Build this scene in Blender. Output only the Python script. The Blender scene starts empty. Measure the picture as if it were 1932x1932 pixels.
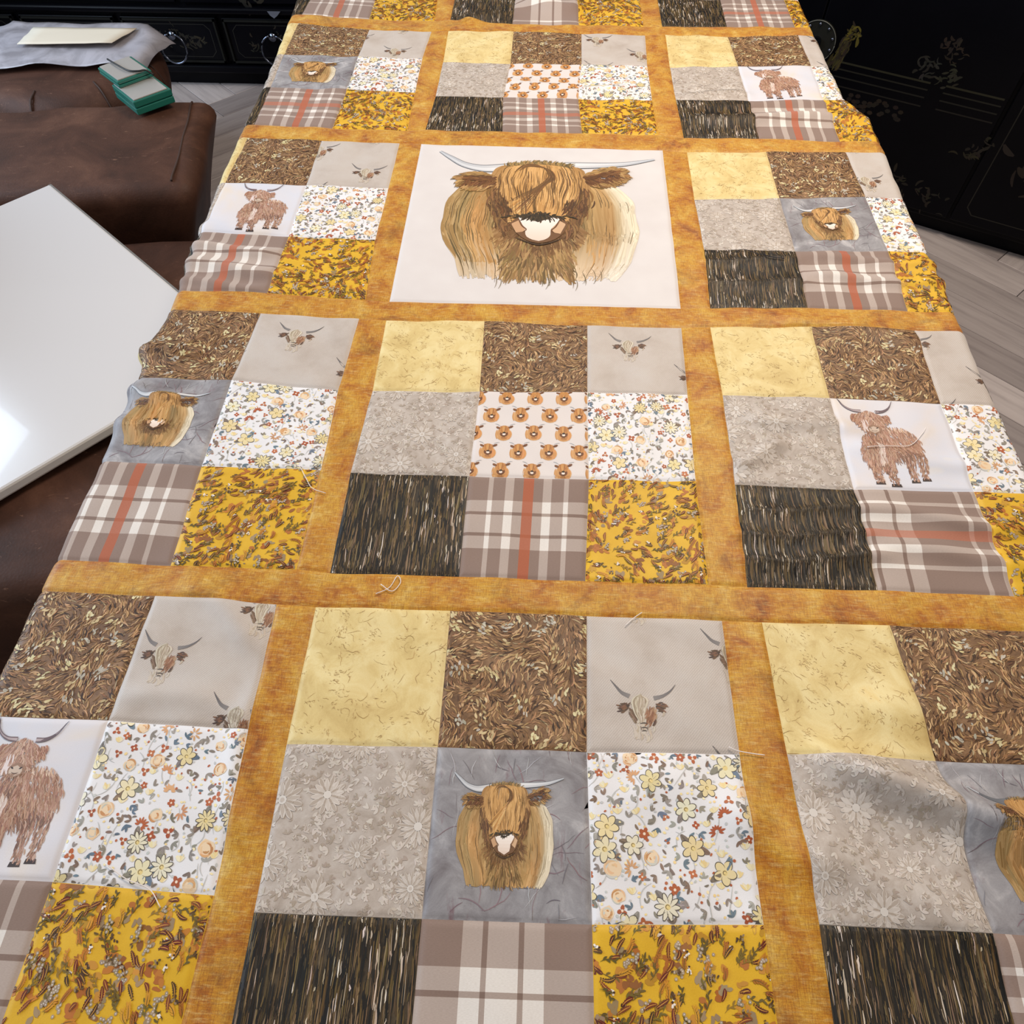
import bpy, bmesh, math, random
import numpy as np
from mathutils import Matrix, Vector

scene = bpy.context.scene
COL = scene.collection
rng = np.random.default_rng(7)
random.seed(7)
PITCH = 0.127          # finished size of one square patch (m)
TOP = 0.752            # height of the quilt surface on the table

# ------------------------------------------------------------------ camera
cam_d = bpy.data.cameras.new('camera'); cam = bpy.data.objects.new('camera', cam_d); COL.objects.link(cam)
_yaw, _pit, _rol = -0.0522627, 0.9625164, -0.00552665
_fw = Vector((math.sin(_yaw)*math.cos(_pit), math.cos(_yaw)*math.cos(_pit), -math.sin(_pit)))
_rt = Vector((math.cos(_yaw), -math.sin(_yaw), 0)); _up = _rt.cross(_fw)
_r2 = _rt*math.cos(_rol)+_up*math.sin(_rol); _u2 = _up*math.cos(_rol)-_rt*math.sin(_rol)
M = Matrix((( _r2.x, _u2.x, -_fw.x, 0.00955), (_r2.y, _u2.y, -_fw.y, 0.06406), (_r2.z, _u2.z, -_fw.z, 1.37656), (0, 0, 0, 1)))
cam.matrix_world = M
cam_d.sensor_width = 36; cam_d.lens = 36*1370.9/1932; cam_d.clip_start = 0.05
scene.camera = cam

# ------------------------------------------------------------------ light
scene.view_settings.view_transform = 'Standard'; scene.view_settings.look = 'None'
scene.view_settings.gamma = 1; scene.view_settings.exposure = -0.12
scene.view_settings.use_curve_mapping = False
w = bpy.data.worlds.new('room_light'); scene.world = w; w.use_nodes = True
w.node_tree.nodes['Background'].inputs[0].default_value = (1.0, 0.95, 0.91, 1)
w.node_tree.nodes['Background'].inputs[1].default_value = 0.40
def area(name, loc, target, sx, sy, col, power):
    l = bpy.data.lights.new(name, 'AREA'); l.shape = 'RECTANGLE'; l.size = sx; l.size_y = sy
    l.color = col; l.energy = power
    o = bpy.data.objects.new(name, l); COL.objects.link(o); o.location = loc
    o.rotation_euler = (Vector(target)-Vector(loc)).to_track_quat('-Z', 'Y').to_euler(); return o
area('window_daylight', (-2.7, 1.25, 1.75), (0.2, 0.9, 0.75), 2.0, 1.3, (0.66, 0.82, 1.0), 80)
area('ceiling_lamp', (0.5, 1.5, 2.4), (0.2, 1.1, 0.7), 0.6, 0.6, (1.0, 0.87, 0.73), 33)

# ------------------------------------------------------------------ helpers
def lin(c):
    a = np.asarray(c, float)/255.0
    return np.where(a <= 0.04045, a/12.92, ((a+0.055)/1.055)**2.4)
def rgba(c): return tuple(lin(c))+(1.0,)

def new_mat(name):
    m = bpy.data.materials.new(name); m.use_nodes = True
    nt = m.node_tree; b = nt.nodes['Principled BSDF']; return m, nt, b
def setp(b, **k):
    for n, v in k.items(): b.inputs[n.replace('_', ' ')].default_value = v

def ramp(nt, fac, stops, interp='LINEAR'):
    r = nt.nodes.new('ShaderNodeValToRGB'); cr = r.color_ramp; cr.interpolation = interp
    while len(cr.elements) < len(stops): cr.elements.new(0.5)
    for e, (p, c) in zip(cr.elements, stops): e.position = p; e.color = rgba(c)
    nt.links.new(fac, r.inputs[0]); return r.outputs[0]
def mixc(nt, a, b, fac, mode='MIX'):
    n = nt.nodes.new('ShaderNodeMix'); n.data_type = 'RGBA'; n.blend_type = mode
    for sock, v in ((n.inputs[0], fac), (n.inputs[6], a), (n.inputs[7], b)):
        if isinstance(v, (int, float)): sock.default_value = v
        elif isinstance(v, tuple): sock.default_value = v
        else: nt.links.new(v, sock)
    return n.outputs[2]
def noise(nt, vec, scale, detail=4, rough=0.6, dist=0.0, stretch=None):
    if stretch:
        mp = nt.nodes.new('ShaderNodeMapping'); mp.inputs['Scale'].default_value = (stretch[0], stretch[1], 1)
        nt.links.new(vec, mp.inputs[0]); vec = mp.outputs[0]
    n = nt.nodes.new('ShaderNodeTexNoise'); nt.links.new(vec, n.inputs['Vector'])
    n.inputs['Scale'].default_value = scale; n.inputs['Detail'].default_value = detail
    n.inputs['Roughness'].default_value = rough; n.inputs['Distortion'].default_value = dist
    return n.outputs['Fac']
def uvnode(nt):
    u = nt.nodes.new('ShaderNodeUVMap'); u.uv_map = 'fabric'; return u.outputs[0]
def bump(nt, b, h, strength, dist=0.001):
    n = nt.nodes.new('ShaderNodeBump'); n.inputs['Strength'].default_value = strength; n.inputs['Distance'].default_value = dist
    nt.links.new(h, n.inputs['Height']); nt.links.new(n.outputs[0], b.inputs['Normal'])

def fabric(name, stops, scale=3.0, detail=5, dist=0.3, streak=None, weave=0.10, twill=False, blotch=None):
    m, nt, b = new_mat(name); uv = uvnode(nt)
    c = ramp(nt, noise(nt, uv, scale, detail, 0.65, dist), stops)
    if streak:      # (col, stretch, lo, hi)
        col, st, lo, hi = streak
        f = ramp(nt, noise(nt, uv, 1.0, 6, 0.7, 0.2, st), [(lo, (0, 0, 0)), (hi, (255, 255, 255))])
        c = mixc(nt, c, rgba(col), f)
    if blotch:      # dark dye blotches and a fine crossed thread texture
        f = ramp(nt, noise(nt, uv, 2.2, 9, 0.72, 0.7), [(0.54, (0, 0, 0)), (0.78, (255, 255, 255))]); c = mixc(nt, c, rgba(blotch), f)
        for st in ((14, 130), (130, 14)):
            f = noise(nt, uv, 1.0, 3, 0.6, 0.1, st); c = mixc(nt, c, ramp(nt, f, [(0.34, (214, 196, 166)), (0.58, (255, 255, 255))]), .75, 'MULTIPLY')
    f2 = noise(nt, uv, 140, 2, 0.5, 0, (1, 1))
    c = mixc(nt, c, ramp(nt, f2, [(0.25, (205, 205, 205)), (0.75, (255, 255, 255))]), weave*4, 'MULTIPLY')
    if twill:
        wv = nt.nodes.new('ShaderNodeTexWave'); wv.inputs['Scale'].default_value = 22; wv.inputs['Distortion'].default_value = 0.6
        mp = nt.nodes.new('ShaderNodeMapping'); mp.inputs['Rotation'].default_value = (0, 0, 0.7); nt.links.new(uv, mp.inputs[0])
        nt.links.new(mp.outputs[0], wv.inputs['Vector'])
        c = mixc(nt, c, ramp(nt, wv.outputs['Fac'], [(0, (222, 222, 224)), (1, (255, 255, 255))]), 0.6, 'MULTIPLY')
    nt.links.new(c, b.inputs['Base Color'])
    setp(b, Roughness=0.56, Specular_IOR_Level=0.42, Sheen_Weight=0.10, Sheen_Roughness=0.5)
    bump(nt, b, noise(nt, uv, 90, 3, 0.6), 0.12, 0.0006)
    return m

MAT = {}
MAT['sash'] = fabric('mustard_mottled_cotton', [(0.27, (142, 76, 12)), (0.37, (192, 116, 22)), (0.47, (215, 149, 34)), (0.59, (228, 175, 60)), (0.72, (246, 212, 120))], 3.4, 10, 0.5,
                     ((238, 202, 128), (9, 44), 0.50, 0.78), 0.20, False, (128, 70, 18))
MAT['yellow'] = fabric('pale_yellow_cotton', [(0.30, (206, 178, 114)), (0.46, (223, 198, 134)), (0.62, (234, 214, 156)), (0.75, (230, 202, 134))], 3.2, 7, 0.8, ((192, 160, 98), (7, 6), 0.56, 0.80), 0.06)
MAT['hay'] = fabric('straw_brown_cotton', [(0.3, (88, 60, 38)), (0.5, (126, 92, 60)), (0.7, (150, 114, 80))], 9, 6, 1.0)
MAT['linen'] = fabric('grey_linen_cotton', [(0.3, (194, 180, 168)), (0.5, (208, 196, 186)), (0.7, (213, 204, 196))], 2.0, 6, 0.2, None, 0.12, True)
MAT['damask'] = fabric('taupe_damask_cotton', [(0.30, (170, 156, 144)), (0.5, (187, 174, 163)), (0.70, (203, 193, 184))], 7.0, 6, 0.8, None, 0.06)
MAT['floral'] = fabric('white_floral_cotton', [(0.3, (228, 225, 226)), (0.7, (236, 234, 236))], 2.0, 2, 0, None, 0.03)
MAT['white'] = fabric('white_cotton', [(0.3, (215, 208, 206)), (0.7, (221, 215, 213))], 2.0, 2, 0, None, 0.03)
MAT['mini'] = fabric('ivory_cotton', [(0.3, (219, 209, 205)), (0.7, (225, 216, 212))], 2.0, 2, 0, None, 0.03)
MAT['sky'] = fabric('pale_wash_cotton', [(0.30, (226, 213, 200)), (0.45, (219, 214, 217)), (0.62, (213, 214, 224)), (0.72, (226, 220, 214))], 1.3, 3, 0.4, None, 0.03)
MAT['grunge'] = fabric('slate_grunge_cotton', [(0.28, (112, 105, 108)), (0.43, (137, 133, 136)), (0.56, (156, 153, 156)), (0.70, (192, 188, 189))], 3.5, 8, 0.9,
                       ((128, 104, 110), (9, 3), 0.58, 0.72), 0.06)
MAT['bark'] = fabric('bark_cotton', [(0.3, (28, 22, 16)), (0.5, (58, 46, 30)), (0.7, (86, 70, 46))], 4, 6, 0.4, None, 0.1)
MAT['leafy'] = fabric('bright_mustard_cotton', [(0.3, (216, 167, 22)), (0.7, (229, 181, 36))], 4, 3, 0.2, None, 0.06)

def plaid():
    m, nt, b = new_mat('taupe_tartan_cotton'); uv = uvnode(nt)
    sp = nt.nodes.new('ShaderNodeSeparateXYZ'); nt.links.new(uv, sp.inputs[0])
    T, W, Dk = (144, 122, 111), (233, 226, 219), (130, 108, 97)
    # one repeat = 2 patches: rust group centred on .25, pale group centred on .75
    st = [(0.0, T), (0.085, W), (0.105, T), (0.155, W), (0.190, T), (0.310, W), (0.345, T), (0.395, W), (0.415, T),
          (0.632, W), (0.688, Dk), (0.704, W), (0.796, Dk), (0.812, W), (0.868, T)]
    K0, K1 = (0, 0, 0), (255, 255, 255); outs = []; rust = []
    for i in (0, 1):
        mu = nt.nodes.new('ShaderNodeMath'); mu.operation = 'MULTIPLY'; mu.inputs[1].default_value = 0.5; nt.links.new(sp.outputs[i], mu.inputs[0])
        fr = nt.nodes.new('ShaderNodeMath'); fr.operation = 'FRACT'; nt.links.new(mu.outputs[0], fr.inputs[0])
        outs.append(ramp(nt, fr.outputs[0], st, 'CONSTANT')); rust.append(ramp(nt, fr.outputs[0], [(0, K0), (.228, K1), (.272, K0)], 'CONSTANT'))
    gm = nt.nodes.new('ShaderNodeGamma'); gm.inputs[1].default_value = 0.5; nt.links.new(mixc(nt, outs[0], outs[1], 1.0, 'MULTIPLY'), gm.inputs[0]); c = gm.outputs[0]     # warp and weft woven together
    h = mixc(nt, c, rgba((186, 104, 72)), .62); c = mixc(nt, c, h, rust[1])
    h = mixc(nt, c, rgba((180, 96, 62)), .85); c = mixc(nt, c, h, rust[0])
    f2 = noise(nt, uv, 60, 2, 0.5, 0, (1, 6))
    c = mixc(nt, c, ramp(nt, f2, [(0.3, (228, 226, 224)), (0.7, (255, 255, 255))]), 0.6, 'MULTIPLY')
    nt.links.new(c, b.inputs['Base Color']); setp(b, Roughness=0.75, Specular_IOR_Level=0.28, Sheen_Weight=0.12)
    bump(nt, b, noise(nt, uv, 90, 3, 0.6), 0.12, 0.0006); return m
MAT['plaid'] = plaid()

def ink_mat():
    m, nt, b = new_mat('printed_ink'); a = nt.nodes.new('ShaderNodeVertexColor'); a.layer_name = 'Col'
    nt.links.new(a.outputs[0], b.inputs['Base Color']); setp(b, Roughness=0.56, Specular_IOR_Level=0.40); return m
MAT['ink'] = ink_mat()

def simple(name, col, rough=0.5, metal=0.0, spec=0.5, coat=0.0):
    m, nt, b = new_mat(name); setp(b, Base_Color=rgba(col), Roughness=rough, Metallic=metal, Specular_IOR_Level=spec, Coat_Weight=coat); return m
def leather():
    m, nt, b = new_mat('worn_brown_leather'); t = nt.nodes.new('ShaderNodeTexCoord').outputs['Object']
    c = ramp(nt, noise(nt, t, 6, 7, 0.65, 0.6), [(0.3, (54, 34, 26)), (0.5, (75, 48, 37)), (0.68, (96, 65, 51))])
    sc = ramp(nt, noise(nt, t, 1.0, 6, 0.7, 1.5, (30, 90)), [(0.62, (0, 0, 0)), (0.80, (255, 255, 255))])
    c = mixc(nt, c, rgba((150, 112, 92)), sc); nt.links.new(c, b.inputs['Base Color'])
    setp(b, Roughness=0.62, Specular_IOR_Level=0.25)
    v = nt.nodes.new('ShaderNodeTexVoronoi'); v.inputs['Scale'].default_value = 260; nt.links.new(t, v.inputs['Vector'])
    bump(nt, b, v.outputs['Distance'], 0.25, 0.0008); return m
MAT['leather'] = leather()
MAT['seam'] = simple('dark_leather_seam', (58, 36, 27), 0.7)
def lacquer():
    m, nt, b = new_mat('black_lacquer'); t = nt.nodes.new('ShaderNodeTexCoord').outputs['Object']
    c = ramp(nt, noise(nt, t, 4, 4), [(0.3, (6, 6, 10)), (0.7, (10, 10, 15))]); nt.links.new(c, b.inputs['Base Color'])
    setp(b, Roughness=0.28, Specular_IOR_Level=0.10); return m
MAT['lacquer'] = lacquer()
MAT['gold'] = simple('aged_gold_line', (24, 24, 22), 0.6, 0, 0.15)
MAT['steel'] = simple('polished_steel', (112, 118, 134), 0.16, 1.0)
MAT['iron'] = simple('dark_iron_plate', (38, 38, 34), 0.45, 0.3, 0.3)
MAT['teal'] = simple('teal_plastic', (22, 104, 92), 0.25, 0, 0.6)
MAT['silver'] = simple('silver_print_sleeve', (176, 172, 168), 0.3, 0.25, 0.6)
MAT['black'] = simple('black_rubber', (12, 14, 18), 0.5)
MAT['gloss'] = simple('glossy_white_board', (214, 212, 214), 0.16, 0, 0.6, 0.3)
MAT['thread'] = simple('white_cotton_thread', (236, 226, 220), 0.8)
MAT['navy'] = simple('navy_cotton_thread', (22, 24, 44), 0.8)
def wood(name, a, b_, c_):
    m, nt, b = new_mat(name); t = nt.nodes.new('ShaderNodeTexCoord').outputs['Object']
    oi = nt.nodes.new('ShaderNodeObjectInfo')
    c = ramp(nt, noise(nt, t, 1.0, 6, 0.6, 0.4, (3, 40)), [(0.3, a), (0.5, b_), (0.7, c_)])
    c = mixc(nt, c, ramp(nt, oi.outputs['Random'], [(0, (170, 166, 166)), (1, (255, 255, 255))]), 1.0, 'MULTIPLY')
    nt.links.new(c, b.inputs['Base Color']); setp(b, Roughness=0.5, Specular_IOR_Level=0.35); return m
MAT['plank'] = wood('grey_oak_plank', (178, 166, 164), (206, 194, 190), (218, 206, 202))
MAT['tabletop'] = wood('dark_table_wood', (60, 38, 24), (84, 54, 34), (100, 66, 42))
MAT['sub'] = simple('dark_subfloor', (40, 36, 34), 0.9)
MAT['wall'] = simple('warm_wall_paint', (196, 186, 172), 0.9)
def plastic():
    m, nt, b = new_mat('clear_plastic_film'); t = nt.nodes.new('ShaderNodeTexCoord').outputs['Object']
    c = ramp(nt, noise(nt, t, 14, 5, 0.6, 0.8), [(0.35, (150, 146, 152)), (0.6, (188, 184, 192))]); nt.links.new(c, b.inputs['Base Color'])
    setp(b, Roughness=0.3, Alpha=0.85, Specular_IOR_Level=0.5); return m
MAT['plastic'] = plastic()
MAT['card'] = simple('cream_card', (226, 214, 194), 0.8)

def link(name, me, mat, parent=None):
    o = bpy.data.objects.new(name, me); COL.objects.link(o)
    if mat is not None and not me.materials: me.materials.append(MAT[mat] if isinstance(mat, str) else mat)
    if parent is not None: o.parent = parent
    return o
def bm_obj(name, bm, mat, parent=None, smooth=False):
    me = bpy.data.meshes.new(name); bm.to_mesh(me); bm.free()
    if smooth:
        me.polygons.foreach_set('use_smooth', [True]*len(me.polygons))
    return link(name, me, mat, parent)
def box_bm(x0, x1, y0, y1, z0, z1, bev=0.0, seg=2, bm=None):
    own = bm is None
    if own: bm = bmesh.new()
    r = bmesh.ops.create_cube(bm, size=1.0)
    for v in r['verts']:
        v.co = Vector((x0+(v.co.x+.5)*(x1-x0), y0+(v.co.y+.5)*(y1-y0), z0+(v.co.z+.5)*(z1-z0)))
    if bev > 0:
        es = list({e for v in r['verts'] for e in v.link_edges})
        bmesh.ops.bevel(bm, geom=es, offset=bev, segments=seg, affect='EDGES', profile=0.5)
    return bm
def tube_me(name, pts, r, ns=6):
    bm = bmesh.new(); pts = [Vector(p) for p in pts]; rings = []
    for i, p in enumerate(pts):
        d = (pts[min(i+1, len(pts)-1)]-pts[max(i-1, 0)]).normalized()
        a = d.cross(Vector((0, 0, 1)) if abs(d.z) < .9 else Vector((1, 0, 0))).normalized(); b2 = d.cross(a)
        rings.append([bm.verts.new(p+a*(r*math.cos(2*math.pi*k/ns))+b2*(r*math.sin(2*math.pi*k/ns))) for k in range(ns)])
    for q, t in zip(rings, rings[1:]):
        for k in range(ns): bm.faces.new((q[k], q[(k+1) % ns], t[(k+1) % ns], t[k]))
    bm.faces.new(rings[0][::-1]); bm.faces.new(rings[-1])
    me = bpy.data.meshes.new(name); bm.to_mesh(me); bm.free()
    me.polygons.foreach_set('use_smooth', [True]*len(me.polygons)); return me
def cyl_bm(cx, cy, z0, z1, r, n=24, bm=None, bev=0):
    bm = bm or bmesh.new()
    rr = bmesh.ops.create_cone(bm, cap_ends=True, segments=n, radius1=r, radius2=r, depth=z1-z0)
    bmesh.ops.translate(bm, vec=(cx, cy, (z0+z1)/2), verts=rr['verts']); return bm
def empty(name, loc=(0, 0, 0), rz=0.0):
    o = bpy.data.objects.new(name, None); COL.objects.link(o); o.location = loc; o.rotation_euler = (0, 0, rz); o.empty_display_size = 0.05; return o
def tag(o, label=None, cat=None, group=None, kind=None):
    if label: o['label'] = label
    if cat: o['category'] = cat
    if group: o['group'] = group
    if kind: o['kind'] = kind
    return o

# ------------------------------------------------------------------ flat ink drawings (vector prints)
class Ink:
    # every shape carries its own ink height: z0 + random part of spread; inc raises z0 after each shape
    def __init__(s): s.v = []; s.c = []; s.n = []; s.z = []; s.z0 = 0.0; s.spread = 1.0; s.inc = 0.0; s.maxseg = .022
    def layer(s, z0=None, spread=1.0, inc=0.0):
        s.z0 = math.floor(s.z0+s.spread+1.0) if z0 is None else z0; s.spread = spread; s.inc = inc
    def poly(s, pts, col):
        pts = np.asarray(pts, float); s.v.append(pts); s.n.append(len(pts)); s.z.append(s.z0+s.spread*rng.random()); s.z0 += s.inc
        c = lin(col); s.c.append(np.broadcast_to(c, (len(pts), 3)) if c.ndim == 1 else c)
    def stroke(s, path, w, col, col1=None, prof=None):
        p = np.asarray(path, float); k = len(p)
        sl = np.linalg.norm(np.diff(p, axis=0), axis=1); m = int(sl.sum()/s.maxseg)+1
        if m > k-1:      # keep the pieces short so that the ink hugs the cloth
            cum = np.concatenate([[0], np.cumsum(sl)]); q = np.linspace(0, cum[-1], m+1); p = np.stack([np.interp(q, cum, p[:, 0]), np.interp(q, cum, p[:, 1])], 1); k = m+1
        d = np.empty_like(p); d[1:-1] = p[2:]-p[:-2]; d[0] = p[1]-p[0]; d[-1] = p[-1]-p[-2]
        nrm = np.stack([-d[:, 1], d[:, 0]], 1); nrm /= (np.linalg.norm(nrm, axis=1, keepdims=True)+1e-9)
        t = np.linspace(0, 1, k)
        if prof is None: pr = np.clip(np.sin(np.pi*(0.06+0.88*t)), 0, 1)**0.7
        elif prof == 'taper': pr = 1-0.93*t
        else: pr = np.ones(k)
        wv = nrm*(pr*w*0.5)[:, None]
        pts = np.concatenate([p+wv, (p-wv)[::-1]])
        if col1 is not None:
            c = np.asarray(col, float)[None]*(1-t)[:, None]+np.asarray(col1, float)[None]*t[:, None]
            s.poly(pts, np.concatenate([c, c[::-1]]))
        else: s.poly(pts, col)
    def blob(s, c, rx, ry, col, rot=0, n=8, jit=0.0):
        a = np.arange(n)*2*np.pi/n; r = 1+jit*rng.uniform(-1, 1, n)
        x = np.cos(a)*rx*r; y = np.sin(a)*ry*r
        q = np.stack([c[0]+x*math.cos(rot)-y*math.sin(rot), c[1]+x*math.sin(rot)+y*math.cos(rot)], 1)
        if max(rx, ry) > .03 and n >= 8: s.fill(q, col, .022)
        else: s.poly(q, col)
    def fill(s, pts, col, step=.02, col1=None):
        """fill a y-monotone outline with small quads so that it hugs the cloth"""
        p = np.asarray(pts, float); q = np.roll(p, -1, 0); y0, y1 = p[:, 1].min(), p[:, 1].max(); n = max(2, int((y1-y0)/step)+1); ys = np.linspace(y0+1e-5, y1-1e-5, n+1); ext = []
        for y in ys:
            m = (p[:, 1] <= y) != (q[:, 1] <= y); t = (y-p[m, 1])/(q[m, 1]-p[m, 1]); x = p[m, 0]+t*(q[m, 0]-p[m, 0]); ext.append((x.min(), x.max()))
        z, inc = s.z0, s.inc; s.inc = 0
        for j in range(n):
            k = max(1, int((ext[j][1]-ext[j][0])/step)+1); c = np.asarray(col, float); f = j/max(1, n-1)
            if col1 is not None: c = c*(1-f)+np.asarray(col1, float)*f
            for i in range(k):
                a, b = i/k, (i+1)/k; A, B = ext[j], ext[j+1]
                s.poly([(A[0]+(A[1]-A[0])*a, ys[j]), (A[0]+(A[1]-A[0])*b, ys[j]), (B[0]+(B[1]-B[0])*b, ys[j+1]), (B[0]+(B[1]-B[0])*a, ys[j+1])], c)
        s.inc = inc; s.z0 += inc
    def add(s, arr, sx=1, sy=None, dx=0, dy=0, rot=0):
        V, C, L, Z = arr; sy = sx if sy is None else sy
        co, si = math.cos(rot), math.sin(rot); x = V[:, 0]*co-V[:, 1]*si; y = V[:, 0]*si+V[:, 1]*co
        s.v.append(np.stack([x*sx+dx, y*sy+dy], 1)); s.c.append(C); s.n.extend(L.tolist()); s.z.extend((Z+s.z0).tolist())
    def done(s): return np.concatenate(s.v), np.concatenate(s.c), np.array(s.n, int), np.array(s.z)

def window(arr, ox=0, oy=0):
    """the part of a printed length of cloth that falls on one patch, cut at the patch edge"""
    V, C, L, Z = arr; V = V-np.array([ox, oy]); st = np.concatenate([[0], np.cumsum(L)[:-1]])
    mx = np.maximum.reduceat(V, st); mn = np.minimum.reduceat(V, st)
    keep = (mx[:, 0] > 0.004) & (mx[:, 1] > 0.004) & (mn[:, 0] < 0.996) & (mn[:, 1] < 0.996)
    vk = np.repeat(keep, L)
    return np.clip(V[vk], 0.003, 0.997), C[vk], L[keep], Z[keep]
def ink_mesh(name, arr, fn, parent, base=0.00020, unit=0.000026):
    V, C, L, Z = arr
    if len(L) == 0: return None
    off = base+np.repeat(Z*unit, L)
    P = fn(V, off).astype(np.float32)
    me = bpy.data.meshes.new(name); me.vertices.add(len(P)); me.vertices.foreach_set('co', P.ravel())
    me.loops.add(len(P)); me.loops.foreach_set('vertex_index', np.arange(len(P), dtype=np.int32))
    me.polygons.add(len(L)); me.polygons.foreach_set('loop_start', np.concatenate([[0], np.cumsum(L)[:-1]]).astype(np.int32))
    a = me.color_attributes.new('Col', 'FLOAT_COLOR', 'POINT')
    a.data.foreach_set('color', np.concatenate([C, np.ones((len(C), 1))], 1).astype(np.float32).ravel())
    me.update(calc_edges=True)
    o = link(name, me, 'ink', parent); o['kind'] = 'stuff'; return o

U = rng.uniform
def pick(cols, j=10):
    c = np.array(cols[rng.integers(len(cols))], float); return np.clip(c+U(-j, j)*np.ones(3)+U(-j*.4, j*.4, 3), 0, 255)
def curve(p0, p1, bend=0.0, k=5):
    p0 = np.array(p0, float); p1 = np.array(p1, float); t = np.linspace(0, 1, k)[:, None]
    d = p1-p0; nn = np.array([-d[1], d[0]]); return p0+(p1-p0)*t+nn*bend*(4*t*(1-t))
def spline(pts, k=10):
    pts = np.asarray(pts, float); n = len(pts); q = np.concatenate([[2*pts[0]-pts[1]], pts, [2*pts[-1]-pts[-2]]]); out = []
    for i in range(n-1):
        a, b, c, d = q[i:i+4]
        for t in np.linspace(0, 1, k, endpoint=False):
            out.append(.5*((2*b)+(c-a)*t+(2*a-5*b+4*c-d)*t*t+(3*b-a-3*c+d)*t**3))
    out.append(pts[-1]); return np.array(out)
def smooth_field(seed, nx=7):
    g = np.random.default_rng(seed).uniform(-1, 1, (nx*2, nx*2))
    def f(x, y):
        x = np.asarray(x)*nx/1.7 % (nx*2-1); y = np.asarray(y)*nx/1.7 % (nx*2-1); i = x.astype(int); j = y.astype(int); a = x-i; b = y-j
        a = a*a*(3-2*a); b = b*b*(3-2*b); i2 = np.minimum(i+1, nx*2-1); j2 = np.minimum(j+1, nx*2-1)
        return (g[i, j]*(1-a)+g[i2, j]*a)*(1-b)+(g[i, j2]*(1-a)+g[i2, j2]*a)*b
    return f

# --- straw print
def straw_print():
    k = Ink(); f = smooth_field(3, 7); k.layer(0, 6.0)
    for i in range(7600):
        x, y = U(-.05, 2.05, 2); an = f(x, y)*3.0+U(-.30, .30); l = U(.025, .080)
        d = np.array([math.cos(an), math.sin(an)])*l/2; wd = U(.006, .013); t = U()
        if t < .24: col = pick([(66, 42, 26), (82, 54, 34), (58, 38, 26)], 8)
        elif t < .52: col = pick([(132, 96, 62), (120, 86, 56), (146, 106, 70)], 10)
        elif t < .93: col = pick([(178, 138, 96), (194, 156, 112), (164, 126, 86)], 12)
        else: col = pick([(192, 160, 116), (170, 148, 112)], 10)
        k.stroke(curve((x-d[0], y-d[1]), (x+d[0], y+d[1]), U(-.22, .22), 5), wd, col)
    k.layer(None, 2.0)
    for i in range(170):
        c = U(0, 2.05, 2); an = f(c[0], c[1])*3.0; pal = [[(214, 202, 160), (198, 182, 134)], [(190, 182, 166), (172, 164, 148)], [(206, 184, 140), (184, 160, 116)]][i % 3]
        for q in range(rng.integers(3, 10)):
            p = c+rng.normal(0, .022, 2); a2 = an+U(-.6, .6); d = np.array([math.cos(a2), math.sin(a2)])*U(.018, .044)
            k.stroke(curve(p-d*.5, p+d*.5, U(-.15, .15), 5), U(.010, .022), pick(pal, 8))
    k.layer(None, 1.0)
    for i in range(700):
        x, y = U(-.05, 2.05, 2); an = f(x, y)*3.0+U(-.5, .5); d = np.array([math.cos(an), math.sin(an)])*U(.012, .04)
        k.stroke(curve((x, y), (x+d[0], y+d[1]), U(-.2, .2), 4), U(.002, .005), pick([(48, 30, 20), (60, 40, 26)], 6))
    return k.done()
# --- bark print
def bark_print():
    k = Ink(); g = smooth_field(11, 6)
    for i in range(5200):
        x, y = U(0, 2), U(-.1, 2); l = U(.05, .36)*U(.4, 1.2); r = U()+.10*g(x, y)
        k.layer(0, 4.0)
        if r < .46: col = pick([(20, 17, 14), (30, 24, 18), (15, 15, 15)], 4); wd = U(.004, .013)
        elif r < .72: col = pick([(96, 76, 40), (78, 62, 36), (106, 86, 50)], 8); wd = U(.004, .012)
        elif r < .90: col = pick([(128, 106, 76), (112, 92, 68), (138, 112, 84)], 10); wd = U(.003, .009)
        else: col = pick([(204, 188, 168), (180, 160, 140), (220, 208, 196)], 10); wd = U(.003, .011); l *= .7; k.layer(4, 1.0)
        n = 6; yy = np.linspace(y, y+l, n); xx = x+np.cumsum(rng.normal(0, .0024, n))
        k.stroke(np.stack([xx, yy], 1), wd, col)
    return k.done()
# --- pale yellow scribbles
def scribble_print():
    k = Ink(); k.layer(0, 2.0); f = smooth_field(17, 6)
    for i in range(300):
        p = U(-.05, 2.05, 2); an = U(0, 6.28); c0 = U(-.7, .7); pts = [p.copy()]
        for q in range(rng.integers(4, 10)):
            an += c0*.4+rng.normal(0, .35); p = p+np.array([math.cos(an), math.sin(an)])*U(.008, .016); pts.append(p.copy())
        k.stroke(np.array(pts), U(.0014, .0036), pick([(176, 142, 86), (158, 124, 72), (192, 160, 102)], 8))
    for i in range(330):
        c = U(0, 2, 2); an = f(c[0], c[1])*4
        for q in range(rng.integers(3, 8)):
            p = c+rng.normal(0, .018, 2); a2 = an+U(-.5, .5); l = U(.008, .030)
            k.stroke(curve(p, p+np.array([math.cos(a2), math.sin(a2)])*l, U(-.35, .35), 4), U(.0014, .0034), pick([(152, 118, 70), (170, 136, 82), (188, 156, 100)], 8))
    return k.done()
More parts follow.
